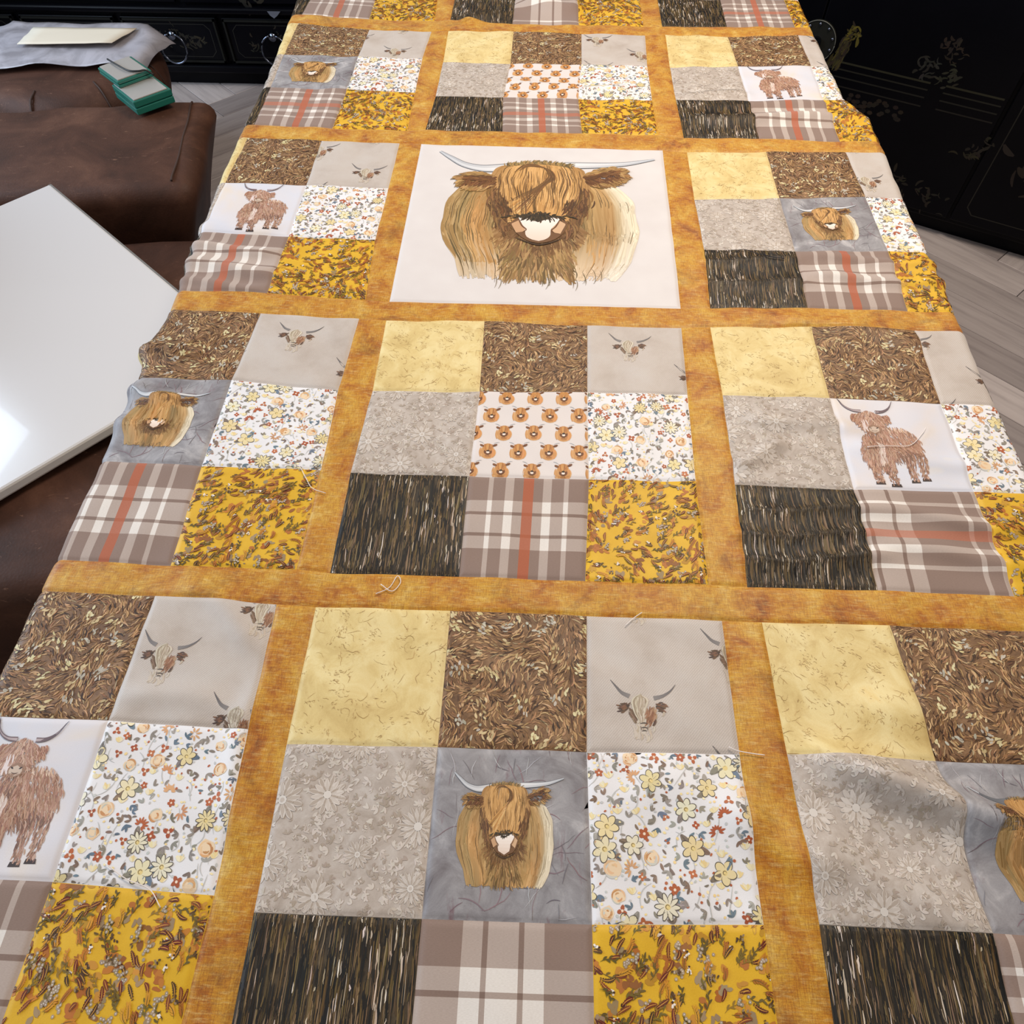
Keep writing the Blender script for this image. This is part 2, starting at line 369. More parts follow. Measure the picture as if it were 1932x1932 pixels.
# --- taupe tone-on-tone blossoms
def damask_print():
    k = Ink(); LT, MD, DK = (204, 193, 183), (192, 180, 168), (168, 153, 139)
    k.layer(0, 3.0)
    for i in range(2300):
        p = U(0, 2.1, 2); an = U(0, 6.28); r = U(.016, .042); c = [LT, MD, DK, DK, LT, LT][rng.integers(6)]
        for q in range(rng.integers(2, 5)):
            a = an+q*.85; e = p+np.array([math.cos(a), math.sin(a)])*r
            k.stroke(curve(p, e, U(-.25, .25), 5), r*U(.30, .5), pick([c], 4))
    def outl(path, wd, col, fill): k.stroke(path, wd, col); k.stroke(path, wd*.62, fill)
    def daisy(c, r, n, typ):
        k.layer(4, 0.0, .25); c = np.array(c)
        for q in range(n):            # outer ring of pointed petals
            a = (q+.5)*2*np.pi/n+.2; d = np.array([math.cos(a), math.sin(a)]); outl(curve(c+d*r*.55, c+d*r*1.16, 0, 7), r*2.6/n, (203, 192, 182), (178, 164, 151))
        for q in range(n):
            a = q*2*np.pi/n+.2; d = np.array([math.cos(a), math.sin(a)]); outl(curve(c+d*r*.22, c+d*r*.98, 0, 7), r*2.5/n, (211, 201, 192), (188, 175, 163) if typ else (200, 189, 179))
        for q in range(n):
            a = (q+.5)*2*np.pi/n+.2; d = np.array([math.cos(a), math.sin(a)]); outl(curve(c+d*r*.26, c+d*r*.62, 0, 6), r*1.7/n, (204, 194, 184), (172, 157, 143))
        k.blob(c, r*.24, r*.24, (214, 206, 198), 0, 14); k.blob(c, r*.12, r*.12, (194, 182, 171), 0, 12)
    spots = []; tries = 0
    while len(spots) < 34 and tries < 4000:
        p = U(0, 2.1, 2); tries += 1
        if all(np.linalg.norm(p-q) > .25 for q in spots):
            spots.append(p); daisy(p, U(.075, .120), int(rng.choice([8, 8, 8, 12])), U() < .5)
    return k.done()
# --- white floral
def floral_print():
    k = Ink(); OUT = (84, 76, 66)
    spots = []
    def free(r, tries=60):
        for _ in range(tries):
            p = U(-.05, 2.15, 2)
            if all((p[0]-q[0])**2+(p[1]-q[1])**2 > (r+q[2])**2 for q in spots): spots.append((p[0], p[1], r*.78)); return p
        return None
    def leaf(p, an, l, col, vein=True):
        e = p+np.array([math.cos(an), math.sin(an)])*l; k.stroke(curve(p, e, U(-.12, .12), 6), l*.42, col)
        if vein: k.stroke(curve(p+(e-p)*.2, e, .05, 4), l*.10, np.clip(np.array(col)*U(.75, 1.25), 0, 255))
    GL = [(146, 138, 126), (128, 116, 104), (162, 158, 150), (138, 130, 124), (104, 120, 134), (130, 108, 90)]
    k.layer(0, 1.0)
    for i in range(150):     # pale stems
        p = U(0, 2.1, 2); an = U(0.9, 2.2); e = p+np.array([math.cos(an), math.sin(an)])*U(.08, .2); k.stroke(curve(p, e, U(-.3, .3), 7), .006, (192, 192, 190))
    for i in range(58):      # outlined cream blooms
        p = free(.068)
        if p is None: break
        k.layer(2, 0.0, .3); n = int(rng.choice([5, 6, 6, 10])); r = U(.056, .074); a0 = U(0, 6.28)
        for q in range(2): leaf(p, a0+q*2.2+U(0, .8), r*1.5, pick(GL, 8))
        fill = pick([(232, 220, 182), (228, 210, 160), (230, 222, 196)], 4)
        for q in range(n):
            a = a0+q*2*np.pi/n; d = np.array([math.cos(a), math.sin(a)]); c = p+d*r*.56; rx, ry = r*.50, r*(1.9/n)
            t = np.linspace(0, 2*np.pi, 11)[:-1]; el = np.stack([np.cos(t)*rx, np.sin(t)*ry], 1)
            R = np.array([[d[0], -d[1]], [d[1], d[0]]]); el = el@R.T+c; k.poly(el, fill)
            t = np.linspace(-2.2, U(1.2, 2.2), 10); el = np.stack([np.cos(t)*rx, np.sin(t)*ry], 1)@R.T+c; k.stroke(el, .0052, OUT)
        k.blob(p, r*.24, r*.24, (230, 206, 140), 0, 8); k.stroke(p+r*.16*np.stack([np.cos(np.linspace(0, 5, 8)), np.sin(np.linspace(0, 5, 8))], 1), .005, (120, 104, 76))
    for i in range(32):      # soft peach roses
        p = free(.056)
        if p is None: break
        k.layer(2, 0.0, .3); r = U(.042, .058); k.blob(p, r, r*.95, (234, 208, 174), 0, 10, .12)
        for q in range(9):
            a = U(0, 6.28); rr = r*U(.25, .95); t = np.linspace(a, a+U(1, 2.4), 7)
            k.stroke(p+rr*np.stack([np.cos(t), np.sin(t)], 1), r*U(.16, .3), pick([(212, 162, 114), (194, 140, 90), (228, 188, 146), (200, 198, 188)], 8))
    for i in range(30):      # orange rays
        p = free(.045)
        if p is None: break
        k.layer(2, 0.0, .3); n = rng.integers(6, 10); a0 = U(0, 6.28); sp = U(3, 6); cl = pick([(208, 150, 104), (214, 162, 116), (178, 96, 58)], 8)
        for q in range(n):
            a = a0+q*sp/n; d = np.array([math.cos(a), math.sin(a)]); k.stroke(curve(p+d*.012, p+d*U(.038, .054), 0, 5), .013, cl)
    for i in range(90):      # rust blossoms
        p = free(.030)
        if p is None: break
        k.layer(2, 0.0, .3); cl = pick([(178, 94, 56), (168, 86, 52), (186, 108, 68)], 6); a0 = U(0, 6.28); n = rng.integers(3, 6); r = U(.022, .036)
        for q in range(n):
            a = a0+q*2*np.pi/n; d = np.array([math.cos(a), math.sin(a)]); k.blob(p+d*r*.55, r*.52, r*.40, cl, a, 7, .15)
        k.blob(p, r*.26, r*.26, (240, 218, 196), 0, 6)
    for i in range(90):      # soft yellow tulips
        p = free(.030)
        if p is None: break
        k.layer(2, 0.0, .3)
        for q in range(5):
            a = 1.57+(q-2)*.38; d = np.array([math.cos(a), math.sin(a)]); k.stroke(curve(p, p+d*U(.030, .048), 0, 5), .016, pick([(234, 218, 172), (232, 208, 150), (234, 224, 192)], 5))
    for i in range(560):     # leaf sprigs
        p = free(.018)
        if p is None: break
        k.layer(2, 0.0, .3); a0 = U(0, 6.28); cl = pick(GL, 8)
        for q in range(rng.integers(1, 4)): leaf(p, a0+q*U(.7, 1.1), U(.028, .046), cl)
    k.layer(2, 1.0)
    for i in range(900):     # berries and dots
        p = free(.010, 25)
        if p is None: continue
        k.blob(p, U(.006, .012), U(.006, .010), pick([(242, 222, 164), (238, 208, 146), (178, 98, 62), (196, 198, 196), (244, 228, 184)], 5), U(0, 3), 7)
    return k.done()
# --- bright mustard leaves
def leafy_print():
    k = Ink(); f = smooth_field(21, 5)
    k.layer(0, 4.0)
    for i in range(420):      # rust and brown washes
        p = U(0, 2.1, 2); cl = pick([(186, 118, 44), (172, 102, 40), (196, 136, 48), (156, 132, 98), (146, 92, 42), (188, 140, 40)], 8)
        for q in range(rng.integers(2, 6)): k.blob(p+rng.normal(0, .018, 2), U(.014, .03), U(.010, .02), cl, U(0, 3), 8, .25)
    for i in range(1250):
        p = U(0, 2.1, 2); an = f(p[0], p[1])*2.2+.8+U(-.5, .5); d = np.array([math.cos(an), math.sin(an)]); t = U()
        k.layer(5+6*(i % 5), 0.0, .15)
        if t < .36:       # fern leaf with serrated edge
            cl = pick([(104, 30, 22), (90, 36, 24), (120, 54, 28), (74, 48, 24)], 8); l = U(.04, .085); path = curve(p, p+d*l, U(-.15, .15), 8)
            for q in range(8):
                for s in (-1, 1):
                    a2 = an+s*.7; k.stroke(np.stack([path[q], path[q]+np.array([math.cos(a2), math.sin(a2)])*.015*math.sin(.4+q*.34)]), .009, cl, None, 'flat')
            k.stroke(path, .004, (206, 150, 60))
        elif t < .55:     # slim olive leaves on a twig
            cl = pick([(112, 92, 32), (98, 80, 34), (140, 108, 36)], 8); path = curve(p, p+d*U(.06, .11), U(-.3, .3), 6); k.stroke(path, .005, cl)
            for q in range(1, 6):
                a2 = an+(.6 if q % 2 else -.6); k.stroke(curve(path[q], path[q]+np.array([math.cos(a2), math.sin(a2)])*.030, .1, 4), .012, cl)
        elif t < .66:     # mauve berry spray
            cl = pick([(166, 146, 122), (150, 132, 112)], 6)
            for q in range(8):
                c = p+d*q*.008+rng.normal(0, .010, 2); k.blob(c, .010, .010, cl, 0, 7); k.blob(c, .0035, .0035, (226, 214, 204), 0, 5)
        elif t < .85:     # ochre feather leaf
            cl = pick([(206, 144, 40), (192, 124, 34), (170, 104, 34)], 8); path = curve(p, p+d*U(.05, .09), U(-.2, .2), 7)
            for q in range(1, 7):
                for s in (-1, 1):
                    a2 = an+s*.5; k.stroke(curve(path[q], path[q]+np.array([math.cos(a2), math.sin(a2)])*.024, 0, 3), .010, cl)
            k.stroke(path, .004, (104, 80, 28))
        elif t < .91:     # white blossom
            for q in range(6): k.blob(p+rng.normal(0, .007, 2), .007, .006, pick([(236, 226, 216), (220, 206, 190)], 4), 0, 7)
            k.blob(p+d*.016, .007, .006, (62, 36, 26), 0, 6); k.stroke(curve(p, p-d*.03, .2, 4), .005, (76, 54, 24))
        else:
            cl = (76, 52, 30)
            for q in range(8): k.blob(p+rng.normal(0, .013, 2), .010, .006, pick([cl, (96, 70, 40), (144, 120, 90)], 6), U(0, 3), 6)
    return k.done()
# --- highland cow portrait (unit = the big centre panel)
def portrait(big=True, dens=1.0):
    k = Ink(); f1 = smooth_field(41, 6); f2 = smooth_field(43, 9); KP = 12 if big else 9; k.maxseg = .008 if big else .026
    YL = [.10, .13, .24, .33, .435, .60, .70, .76]; XLs = [.245, .236, .208, .165, .137, .152, .192, .25]; XRs = [.765, .785, .836, .858, .872, .858, .815, .74]
    xl = lambda y: np.interp(y, YL, XLs); xr = lambda y: np.interp(y, YL, XRs)
    A = lambda *c: np.array(c, float)
    def strand_col(f, y):
        w1 = .5+.5*float(f1(f*2.6+.2, y*.7)); w2 = .5+.5*float(f2(f*3.1+.1, y*.6+.4))
        c = A(214, 172, 112)*(1-w1)+A(160, 130, 82)*w1; c = c*(1-.75*w2*w2)+A(212, 144, 82)*.75*w2*w2
        dk = max(0, w1-.55)*1.9; c = c*(1-dk)+A(116, 98, 62)*dk
        if f > .80: g = (f-.80)/.20; c = c*(1-.6*g*(g < .75))+A(138, 118, 86)*.6*g*(g < .75)
        if f > .88: g = min(1, (f-.88)/.07)*.9; c = A(228, 216, 192)*g+c*(1-g)
        if f < .10: c = c*.45+A(142, 122, 80)*.55
        return np.clip(c+rng.normal(0, 12), 0, 255)
    n = int(950*dens); k.layer(0, 3.0)
    for i in range(n):
        f = i/n/.35 if i < n*.35 else U(0, 1); f = min(max(f, .004), .996); y0 = U(.26, .74); l = U(.10, .26); wd = U(.008, .017)
        if i < n*.35: y0 = .74-.32*(i % 3)/2; l = .36; wd = .018 if big else .028
        lo = .125+.02*U() if not big else .125+.045*U()
        ys = np.linspace(y0, max(y0-l, lo), KP); xs = xl(ys)+f*(xr(ys)-xl(ys))+.003*np.sin(ys*30+f*40); c = strand_col(f, y0); c1 = strand_col(f, ys[-1])
        if big and ys[-1] < .19: c1 = c1*.5+A(238, 230, 224)*.5
        k.stroke(np.stack([xs, ys], 1), wd, c, c1)
    k.layer(None, 0.6)
    for i in range(int(80*dens)):
        f = U(.02, .98); y0 = U(.3, .72); ys = np.maximum(np.linspace(y0, y0-U(.1, .28), KP), .11); xs = xl(ys)+f*(xr(ys)-xl(ys))+.0025*np.sin(ys*40+f*30)
        k.stroke(np.stack([xs, ys], 1), U(.0015, .0032), pick([(96, 80, 50), (112, 92, 58), (84, 68, 42)], 8))
    if big:
        for i in range(22):
            x = U(.3, .76); y = U(.13, .2); k.stroke(curve((x, y), (x+U(-.01, .01), y-U(.03, .08)), .1, 6), .0025, (110, 96, 72))
    # beard and muzzle
    k.layer(None, 2.5)
    for i in range(int(560*dens)):
        a = U(-3.45, .35); r0 = U(.25, 1.0); c = A(.505, .405); p = c+A(math.cos(a)*.150*r0, math.sin(a)*.125*r0); d = A(math.cos(a)*.5, math.sin(a)*.6-.5); d /= np.linalg.norm(d); w1 = .5+.5*float(f2(p[0]*3, p[1]*3))
        c0 = A(92, 62, 34)*(1-w1)+A(136, 98, 58)*w1
        if r0 > .85: c0 = c0*.5+A(170, 130, 82)*.5
        k.stroke(curve(p, p+d*U(.025, .06), U(-.2, .2), 6), U(.005, .010), np.clip(c0+rng.normal(0, 9), 0, 255))
    for i in range(int(330*dens)):
        x = U(.39, .62); y = U(.17, .40); k.stroke(curve((x, y), (x+(x-.5)*.2+U(-.01, .01), max(.105, y-U(.04, .08))), U(-.1, .1), 6), U(.005, .010), pick([(126, 98, 58), (150, 118, 72), (106, 80, 48), (172, 136, 88)], 8))
    # horns
    for pts, wd in (([(.40, .840), (.32, .826), (.26, .825), (.19, .850), (.13, .900), (.086, .942)], .060), ([(.60, .858), (.68, .862), (.76, .868), (.84, .880), (.91, .902), (.962, .920)], .048)):
        pa = spline(pts, 12); t = np.linspace(0, 1, len(pa)); pr = 1-.80*t**1.4
        d = np.gradient(pa, axis=0); nn = np.stack([-d[:, 1], d[:, 0]], 1); nn /= np.linalg.norm(nn, axis=1, keepdims=True)
        for q, cA, cB, sh in ((1.0, (116, 118, 124), (96, 98, 104), 0), (.82, (214, 212, 212), (170, 174, 182), 0), (.34, (228, 226, 226), (196, 200, 206), .22)):
            k.layer(None, 0.0)
            a = pa+nn*(pr*wd*.5*(q+sh))[:, None]; b2 = pa-nn*(pr*wd*.5*(q-sh))[:, None]
            for j in range(len(pa)-1): k.poly([a[j], a[j+1], b2[j+1], b2[j]], A(*cA)*(1-t[j])+A(*cB)*t[j])
    # face hair: falls from the poll towards the nose, rounded at the top, narrower at the muzzle
    hw = lambda y: np.interp(y, [.45, .52, .60, .68, .75, .82, .865, .885], [.125, .150, .170, .185, .190, .172, .135, .09])
    k.layer(None, 3.0); m = int(900*dens)
    for i in range(m):
        g = U(-1, 1); ytop = .878-.035*g*g; y0 = ytop if U() < .22 else U(.55, ytop); ys = np.linspace(y0, max(y0-U(.08, .20), .475), KP)
        xs = .5+g*hw(ys)+.005*np.sin(ys*26+g*9); w1 = .5+.5*float(f1(g*.6+1.3, y0*1.5)); c0 = A(212, 166, 106)*(1-w1)+A(188, 138, 78)*w1
        e = max(0, abs(g)-.68)/.32; c0 = c0*(1-.42*e)+A(112, 78, 44)*.42*e
        k.stroke(np.stack([xs, ys], 1), U(.010, .018) if i < m*.45 else U(.004, .009), np.clip(c0+rng.normal(0, 9), 0, 255))
    k.layer(None, 1.2)
    for i in range(int(170*dens)):   # shaggy brown edges of the face
        q = -1 if i % 2 else 1; y0 = U(.44, .70); x0 = .5+q*(float(hw(y0))+U(-.03, .008)); k.stroke(curve((x0, y0), (x0+q*U(-.015, .012), y0-U(.04, .09)), q*.1, 6), U(.004, .009), pick([(112, 78, 44), (134, 96, 56), (92, 62, 36)], 8))
    for i in range(int(110*dens)):   # deep shade where the eyes lie under the hair
        q = -1 if i % 2 else 1; p = A(.5+q*.150, .575)+rng.normal(0, .020, 2); k.stroke(curve(p, p+A(-q*.012, -.05), .1, 5), .007, pick([(88, 56, 32), (108, 72, 40), (74, 48, 28)], 8))
    lockp = lambda q: spline([(.40+.03*q, .80+.02*q), (.44+.02*q, .855-.012*q), (.505+.03*q, .845-.02*q), (.535+.025*q, .78-.02*q), (.50+.02*q, .71), (.44+.03*q, .64-.05*q), (.375+.06*q, .57-.07*q)], 4)
    k.layer(None, 2.0)
    for i in range(int(240*dens)):   # the swept lock
        pts = lockp(U(0, 1)); a = rng.integers(0, 16); b2 = min(len(pts), a+rng.integers(8, 15)); k.stroke(pts[a:b2], U(.004, .011), pick([(214, 166, 102), (200, 148, 84), (222, 182, 124), (188, 134, 74)], 9))
    k.layer(None, 0.8)
    for i in range(int(70*dens)):
        pts = lockp(U(-.15, 1.15)); a = rng.integers(0, 16); b2 = min(len(pts), a+rng.integers(7, 14)); k.stroke(pts[a:b2], U(.0016, .0036), pick([(92, 64, 36), (112, 78, 44), (130, 90, 50)], 8))
    for i in range(int(90*dens)):
        g = U(-.9, .9); y0 = U(.58, .86); ys = np.linspace(y0, y0-U(.05, .14), KP); k.stroke(np.stack([.5+g*hw(ys)+.004*np.sin(ys*30+g*9), ys], 1), U(.0016, .0032), pick([(100, 72, 42), (120, 86, 48), (84, 60, 36)], 8))
    for i in range(int(80*dens)):    # tufts on top
        g = U(-.85, .85); x = .5+g*.155; y = .872-.035*g*g; k.stroke(curve((x, y-.012), (x+U(-.02, .02), y+U(.004, .022)), .2, 5), .005, pick([(134, 112, 70), (168, 134, 82), (106, 88, 56)], 8))
    # ears
    for q, tip, rootp in ((-1, (.172, .735), (.330, .735)), (1, (.845, .815), (.675, .750))):
        tip = np.array(tip); rt = np.array(rootp); ax = tip-rt; L = np.linalg.norm(ax); ax /= L; pn = A(-ax[1], ax[0])
        k.layer(None, 2.0)
        for i in range(int(280*dens)):
            t = U(0, 1); sp = U(-1, 1)*.058*math.sin(math.pi*(.16+.72*t))
            p = rt+ax*L*t*.92+pn*sp; d = ax*.7+pn*np.sign(sp)*.4+A(0, -.4); d /= np.linalg.norm(d)
            inner = abs(sp) < .030 and t < .85
            k.stroke(curve(p, p+d*U(.020, .042), U(-.2, .2), 6), U(.004, .009), pick([(104, 66, 36), (124, 82, 44), (90, 56, 32)], 8) if inner else pick([(158, 120, 70), (180, 142, 90), (134, 100, 58)], 10))
    # nose
    k.layer(None, 0.0, 1.5); ST = .008 if big else .03
    k.fill(spline([(.392, .45), (.43, .495), (.5, .505), (.57, .50), (.612, .455), (.575, .37), (.505, .335), (.44, .37), (.392, .45)], 4)[:-1], (112, 78, 50), ST)
    k.fill([(.40, .45), (.43, .475), (.455, .44), (.45, .40), (.42, .395)], (196, 154, 116), ST); k.fill([(.605, .455), (.575, .48), (.55, .44), (.557, .40), (.585, .395)], (206, 168, 132), ST)
    k.fill(spline([(.424, .492), (.5, .49), (.584, .497), (.566, .45), (.549, .42), (.545, .375), (.505, .347), (.46, .372), (.452, .42), (.434, .452), (.424, .492)], 3)[:-1], (226, 204, 188), ST, (242, 232, 224))
    k.fill([(.440, .500), (.5, .463), (.560, .500)], (56, 46, 32), ST); k.layer(None, 1.5)
    for i in range(int(110*dens)):
        x = .503+rng.normal(0, .034); y = .500+.030*math.exp(-((x-.503)/.05)**2)*U(-.6, 1); k.stroke(curve((x, y), (x+(x-.5)*.35+U(-.006, .006), y+U(-.030, .012)), .1, 5), U(.004, .008), pick([(44, 36, 24), (58, 46, 30), (76, 58, 36)], 6))
    k.layer(None, .5)
    k.stroke(spline([(.424, .49), (.44, .44), (.458, .415), (.445, .40)], 4), .006, (106, 70, 44)); k.stroke(spline([(.585, .49), (.568, .44), (.552, .415), (.562, .40)], 4), .006, (106, 70, 44))
    k.stroke(spline([(.42, .365), (.46, .342), (.505, .326), (.55, .34), (.59, .365)], 4), .008, (64, 44, 28))
    return k.done()
# --- standing brown cow (unit = one patch)
def standing():
    k = Ink(); BR = [(172, 132, 110), (162, 120, 98), (184, 146, 124), (150, 110, 90), (196, 162, 142)]; DK = [(134, 100, 84), (118, 86, 72)]; LT = [(206, 172, 150), (218, 190, 170)]
    def leg(x0, y0, x1, y1, w0, w1, n=60):
        for i in range(n*2):
            t = U(0, 1); wd = w0+(w1-w0)*t; p = np.array([x0+(x1-x0)*t+U(-.5, .5)*wd, y0+(y1-y0)*t]); k.stroke(curve(p, p+np.array([U(-.01, .01), -.06*(1-.6*t)]), U(-.1, .1), 4), .010, pick(BR+DK, 8))
        k.poly([(x1-w1*.6, y1), (x1+w1*.6, y1), (x1+w1*.7, y1-.028), (x1-w1*.7, y1-.03)], (62, 48, 44))
    k.layer(None, 1.0)
    leg(.72, .36, .73, .10, .09, .055, 50); leg(.82, .40, .825, .12, .09, .055, 50)
    k.layer(None, 2.0)
    for i in range(800):
        a = U(0, 6.28); r = math.sqrt(U(0, 1)); p = np.array([.67+math.cos(a)*.195*r, .50+math.sin(a)*.185*r]); up = (p[1]-.5)/.19
        k.stroke(curve(p, p+np.array([U(.0, .03), -U(.04, .08)]), U(-.2, .2), 5), U(.006, .011), pick(LT if up > .75 and U() < .5 else (DK if up < -.5 and U() < .6 else BR), 10))
    k.layer(None, 1.0)
    leg(.42, .34, .425, .075, .10, .06, 70); leg(.545, .34, .555, .055, .11, .065, 70)
    k.layer(None, 2.0)
    for i in range(680):
        a = U(0, 6.28); r = math.sqrt(U(0, 1)); p = np.array([.475+math.cos(a)*.135*r, .42+math.sin(a)*.20*r])
        k.stroke(curve(p, p+np.array([U(-.02, .02), -U(.04, .09)]), U(-.2, .2), 5), U(.006, .011), pick(DK+BR if abs(p[0]-.5) < .06 else BR, 10))
    k.layer(None, .6)
    for i in range(50):
        p = np.array([.50+rng.normal(0, .016), U(.30, .50)]); k.stroke(curve(p, p+np.array([0, -.07]), .1, 4), .011, pick([(224, 206, 196), (206, 182, 170)], 8))
    k.layer(None, 1.0)
    for s, tipx in ((-1, .335), (1, .655)):
        for i in range(60):
            t = U(0, 1); p = np.array([.49+s*.075+(tipx-.49-s*.075)*t, .785+U(-.045, .03)]); k.stroke(curve(p, p+np.array([s*.02, -.04]), 0, 4), .012, pick([(164, 118, 94), (142, 100, 80), (186, 146, 122)], 8))
    k.layer(None, 2.0)
    for i in range(560):
        a = U(0, 6.28); r = math.sqrt(U(0, 1)); p = np.array([.49+math.cos(a)*.115*r, .745+math.sin(a)*.115*r])
        k.stroke(curve(p, p+np.array([(p[0]-.49)*.3, -U(.03, .06)]), U(-.3, .3), 5), U(.006, .010), pick(BR+LT[:1], 10))
    k.layer(None, .5, 0)
    for i in range(24):
        p = np.array([.44+U(-.03, .02), .70+U(-.05, .05)]); k.stroke(curve(p, p+np.array([.01, -.05]), 0, 4), .010, (224, 208, 204))
    k.layer(None, 0.0, .3)
    k.blob((.505, .645), .058, .048, (150, 116, 94), 0, 14); k.blob((.505, .640), .046, .036, (200, 178, 160), 0, 12)
    k.stroke(curve((.465, .665), (.485, .652), 0, 3), .013, (58, 40, 34)); k.stroke(curve((.545, .665), (.525, .652), 0, 3), .013, (58, 40, 34)); k.stroke(curve((.48, .63), (.53, .63), -.15, 5), .006, (90, 66, 54))
    for pts in ([(.43, .845), (.35, .855), (.285, .905), (.245, 1.0)], [(.56, .845), (.63, .855), (.69, .90), (.735, .985)]):
        pa = spline(pts, 5); k.stroke(pa, .036, (120, 100, 102), (84, 70, 78), 'taper'); k.stroke(pa[:-2], .018, (186, 170, 170), (150, 134, 138), 'taper')
    return k.done()
# --- faded cow head on linen (unit = one patch; left horn tip at .162,.503)
def linen_head():
    k = Ink(); k.layer(0, 1.0)
    for i in range(60):
        p = np.array([.38, .22])+rng.normal(0, .05, 2); k.stroke(curve(p, p+np.array([U(-.03, .03), -.05]), .2, 4), .014, pick([(194, 178, 160), (186, 170, 150), (198, 186, 172)], 3))
    k.layer(None, 0.0, .3)
    for pts in ([(.162, .503), (.20, .455), (.24, .41), (.292, .385)], [(.614, .478), (.575, .43), (.52, .392), (.458, .374)]):
        k.stroke(spline(pts, 5)[::-1], .032, (132, 126, 124), (92, 88, 90), 'taper')
    k.layer(None, 1.0)
    for i in range(70):
        s = -1 if i % 2 else 1; p = np.array([.262 if s < 0 else .485, .315])+rng.normal(0, .013, 2); k.stroke(curve(p, p+np.array([s*.035, U(-.03, .01)]), .1, 4), .011, pick([(96, 72, 58), (120, 84, 62), (78, 62, 54)], 8))
    for i in range(60):
        p = np.array([.44+U(-.03, .03), .28+U(-.06, .04)]); k.stroke(curve(p, p+np.array([-.02, -.05]), .1, 4), .012, pick([(150, 106, 78), (128, 88, 66), (172, 136, 108), (90, 70, 60)], 8))
    for i in range(26):
        p = np.array([.29+U(-.01, .02), .30+U(-.06, .03)]); k.stroke(curve(p, p+np.array([.03, -.05]), .1, 4), .010, pick([(112, 88, 70), (140, 116, 96)], 8))
    k.layer(None, 1.0)
    for i in range(70):
        q = U(0, 1); x = .31+.11*q; k.stroke(spline([(.37, .405-.01*q), (x, .36), (x+.01-.04*q, .28), (.36+.02*q, .20)], 3), .010, pick([(200, 188, 168), (184, 168, 146), (208, 198, 180), (158, 140, 120)], 6))
    k.layer(None, 0.3)
    for y, wd in ((.195, .05), (.165, .045), (.145, .03)): k.stroke(curve((.385-wd/2, y), (.385+wd/2, y), .1, 5), .009, (88, 78, 72))
    k.stroke(curve((.36, .18), (.365, .15), 0, 3), .008, (120, 106, 96)); k.stroke(curve((.41, .18), (.405, .15), 0, 3), .008, (120, 106, 96))
    return k.done()
# --- rows of tiny heads
def mini_heads():
    one = Ink(); one.layer(0, 0.0, .25)
    one.blob((.50, .36), .33, .30, (220, 168, 112), 0, 16); one.blob((.48, .36), .31, .28, (198, 144, 88), 0, 16)
    for x in (.20, .26, .32): one.stroke(curve((x, .60), (x+.02, .14), -.08, 6), .07, pick([(206, 156, 100), (182, 126, 76)], 8))
    for x in (.62, .68, .74): one.stroke(curve((x, .55), (x-.03, .13), .1, 6), .08, pick([(212, 150, 92), (190, 132, 78)], 8))
    one.stroke([(.50, .27), (.48, .12)], .20, (140, 92, 52), (190, 132, 78)); one.blob((.50, .40), .17, .15, (110, 66, 36), 0, 14)
    one.blob((.49, .62), .22, .20, (192, 134, 74), 0, 14)
    for x in np.linspace(.32, .66, 9): one.stroke(curve((x, .79), (.49+(x-.49)*.6, .48), U(-.1, .1), 5), .045, pick([(206, 150, 86), (184, 122, 64), (214, 164, 102), (164, 106, 56)], 8))
    one.blob((.24, .70), .10, .055, (122, 76, 44), -.5, 10); one.blob((.76, .74), .11, .055, (112, 68, 40), .5, 10)
    one.stroke(curve((.30, .80), (.10, .90), -.1, 5), .028, (176, 176, 178)); one.stroke(curve((.70, .82), (.94, .89), .08, 5), .024, (182, 182, 184))
    one.blob((.50, .375), .070, .056, (236, 220, 206), 0, 10); one.poly([(.42, .45), (.50, .50), (.58, .45), (.50, .40)], (50, 36, 24)); one.stroke(curve((.46, .30), (.54, .30), -.1, 4), .016, (84, 52, 32))
    one = one.done(); k = Ink(); k.layer(0, 0); dx, dy = .262, .212
    for r in range(-1, 6):
        for c in range(-1, 6): k.add(one, .212, .232, c*dx+(.03 if r % 2 else .155), -.035+r*dy)
    return k.done()
def grunge_veins():
    k = Ink()
    for i in range(70):
        p = U(0, 1, 2); an = rng.choice([1.57, 1.5, 0.6, 2.4, 0.0]); pts = [p.copy()]
        for s in range(rng.integers(3, 8)): an += rng.normal(0, .25); p = p+np.array([math.cos(an), math.sin(an)])*.03; pts.append(p.copy())
        k.stroke(np.array(pts), U(.002, .007), pick([(128, 104, 112), (120, 118, 126), (112, 106, 114), (180, 178, 184), (186, 184, 188), (140, 110, 116)], 6))
    return k

PR = dict(hay=straw_print(), bark=bark_print(), yellow=scribble_print(), damask=damask_print(), floral=floral_print(), leafy=leafy_print(), mini=mini_heads(), stand=standing())
BIGCOW = portrait(True, 2.0); SMALLCOW = portrait(False, .75); HEAD = linen_head()
_g = grunge_veins(); _g.layer(2, 0); _g.add(SMALLCOW, .814, .811, .060, .0746); PR['portrait'] = _g.done(); PR['bigcow'] = BIGCOW

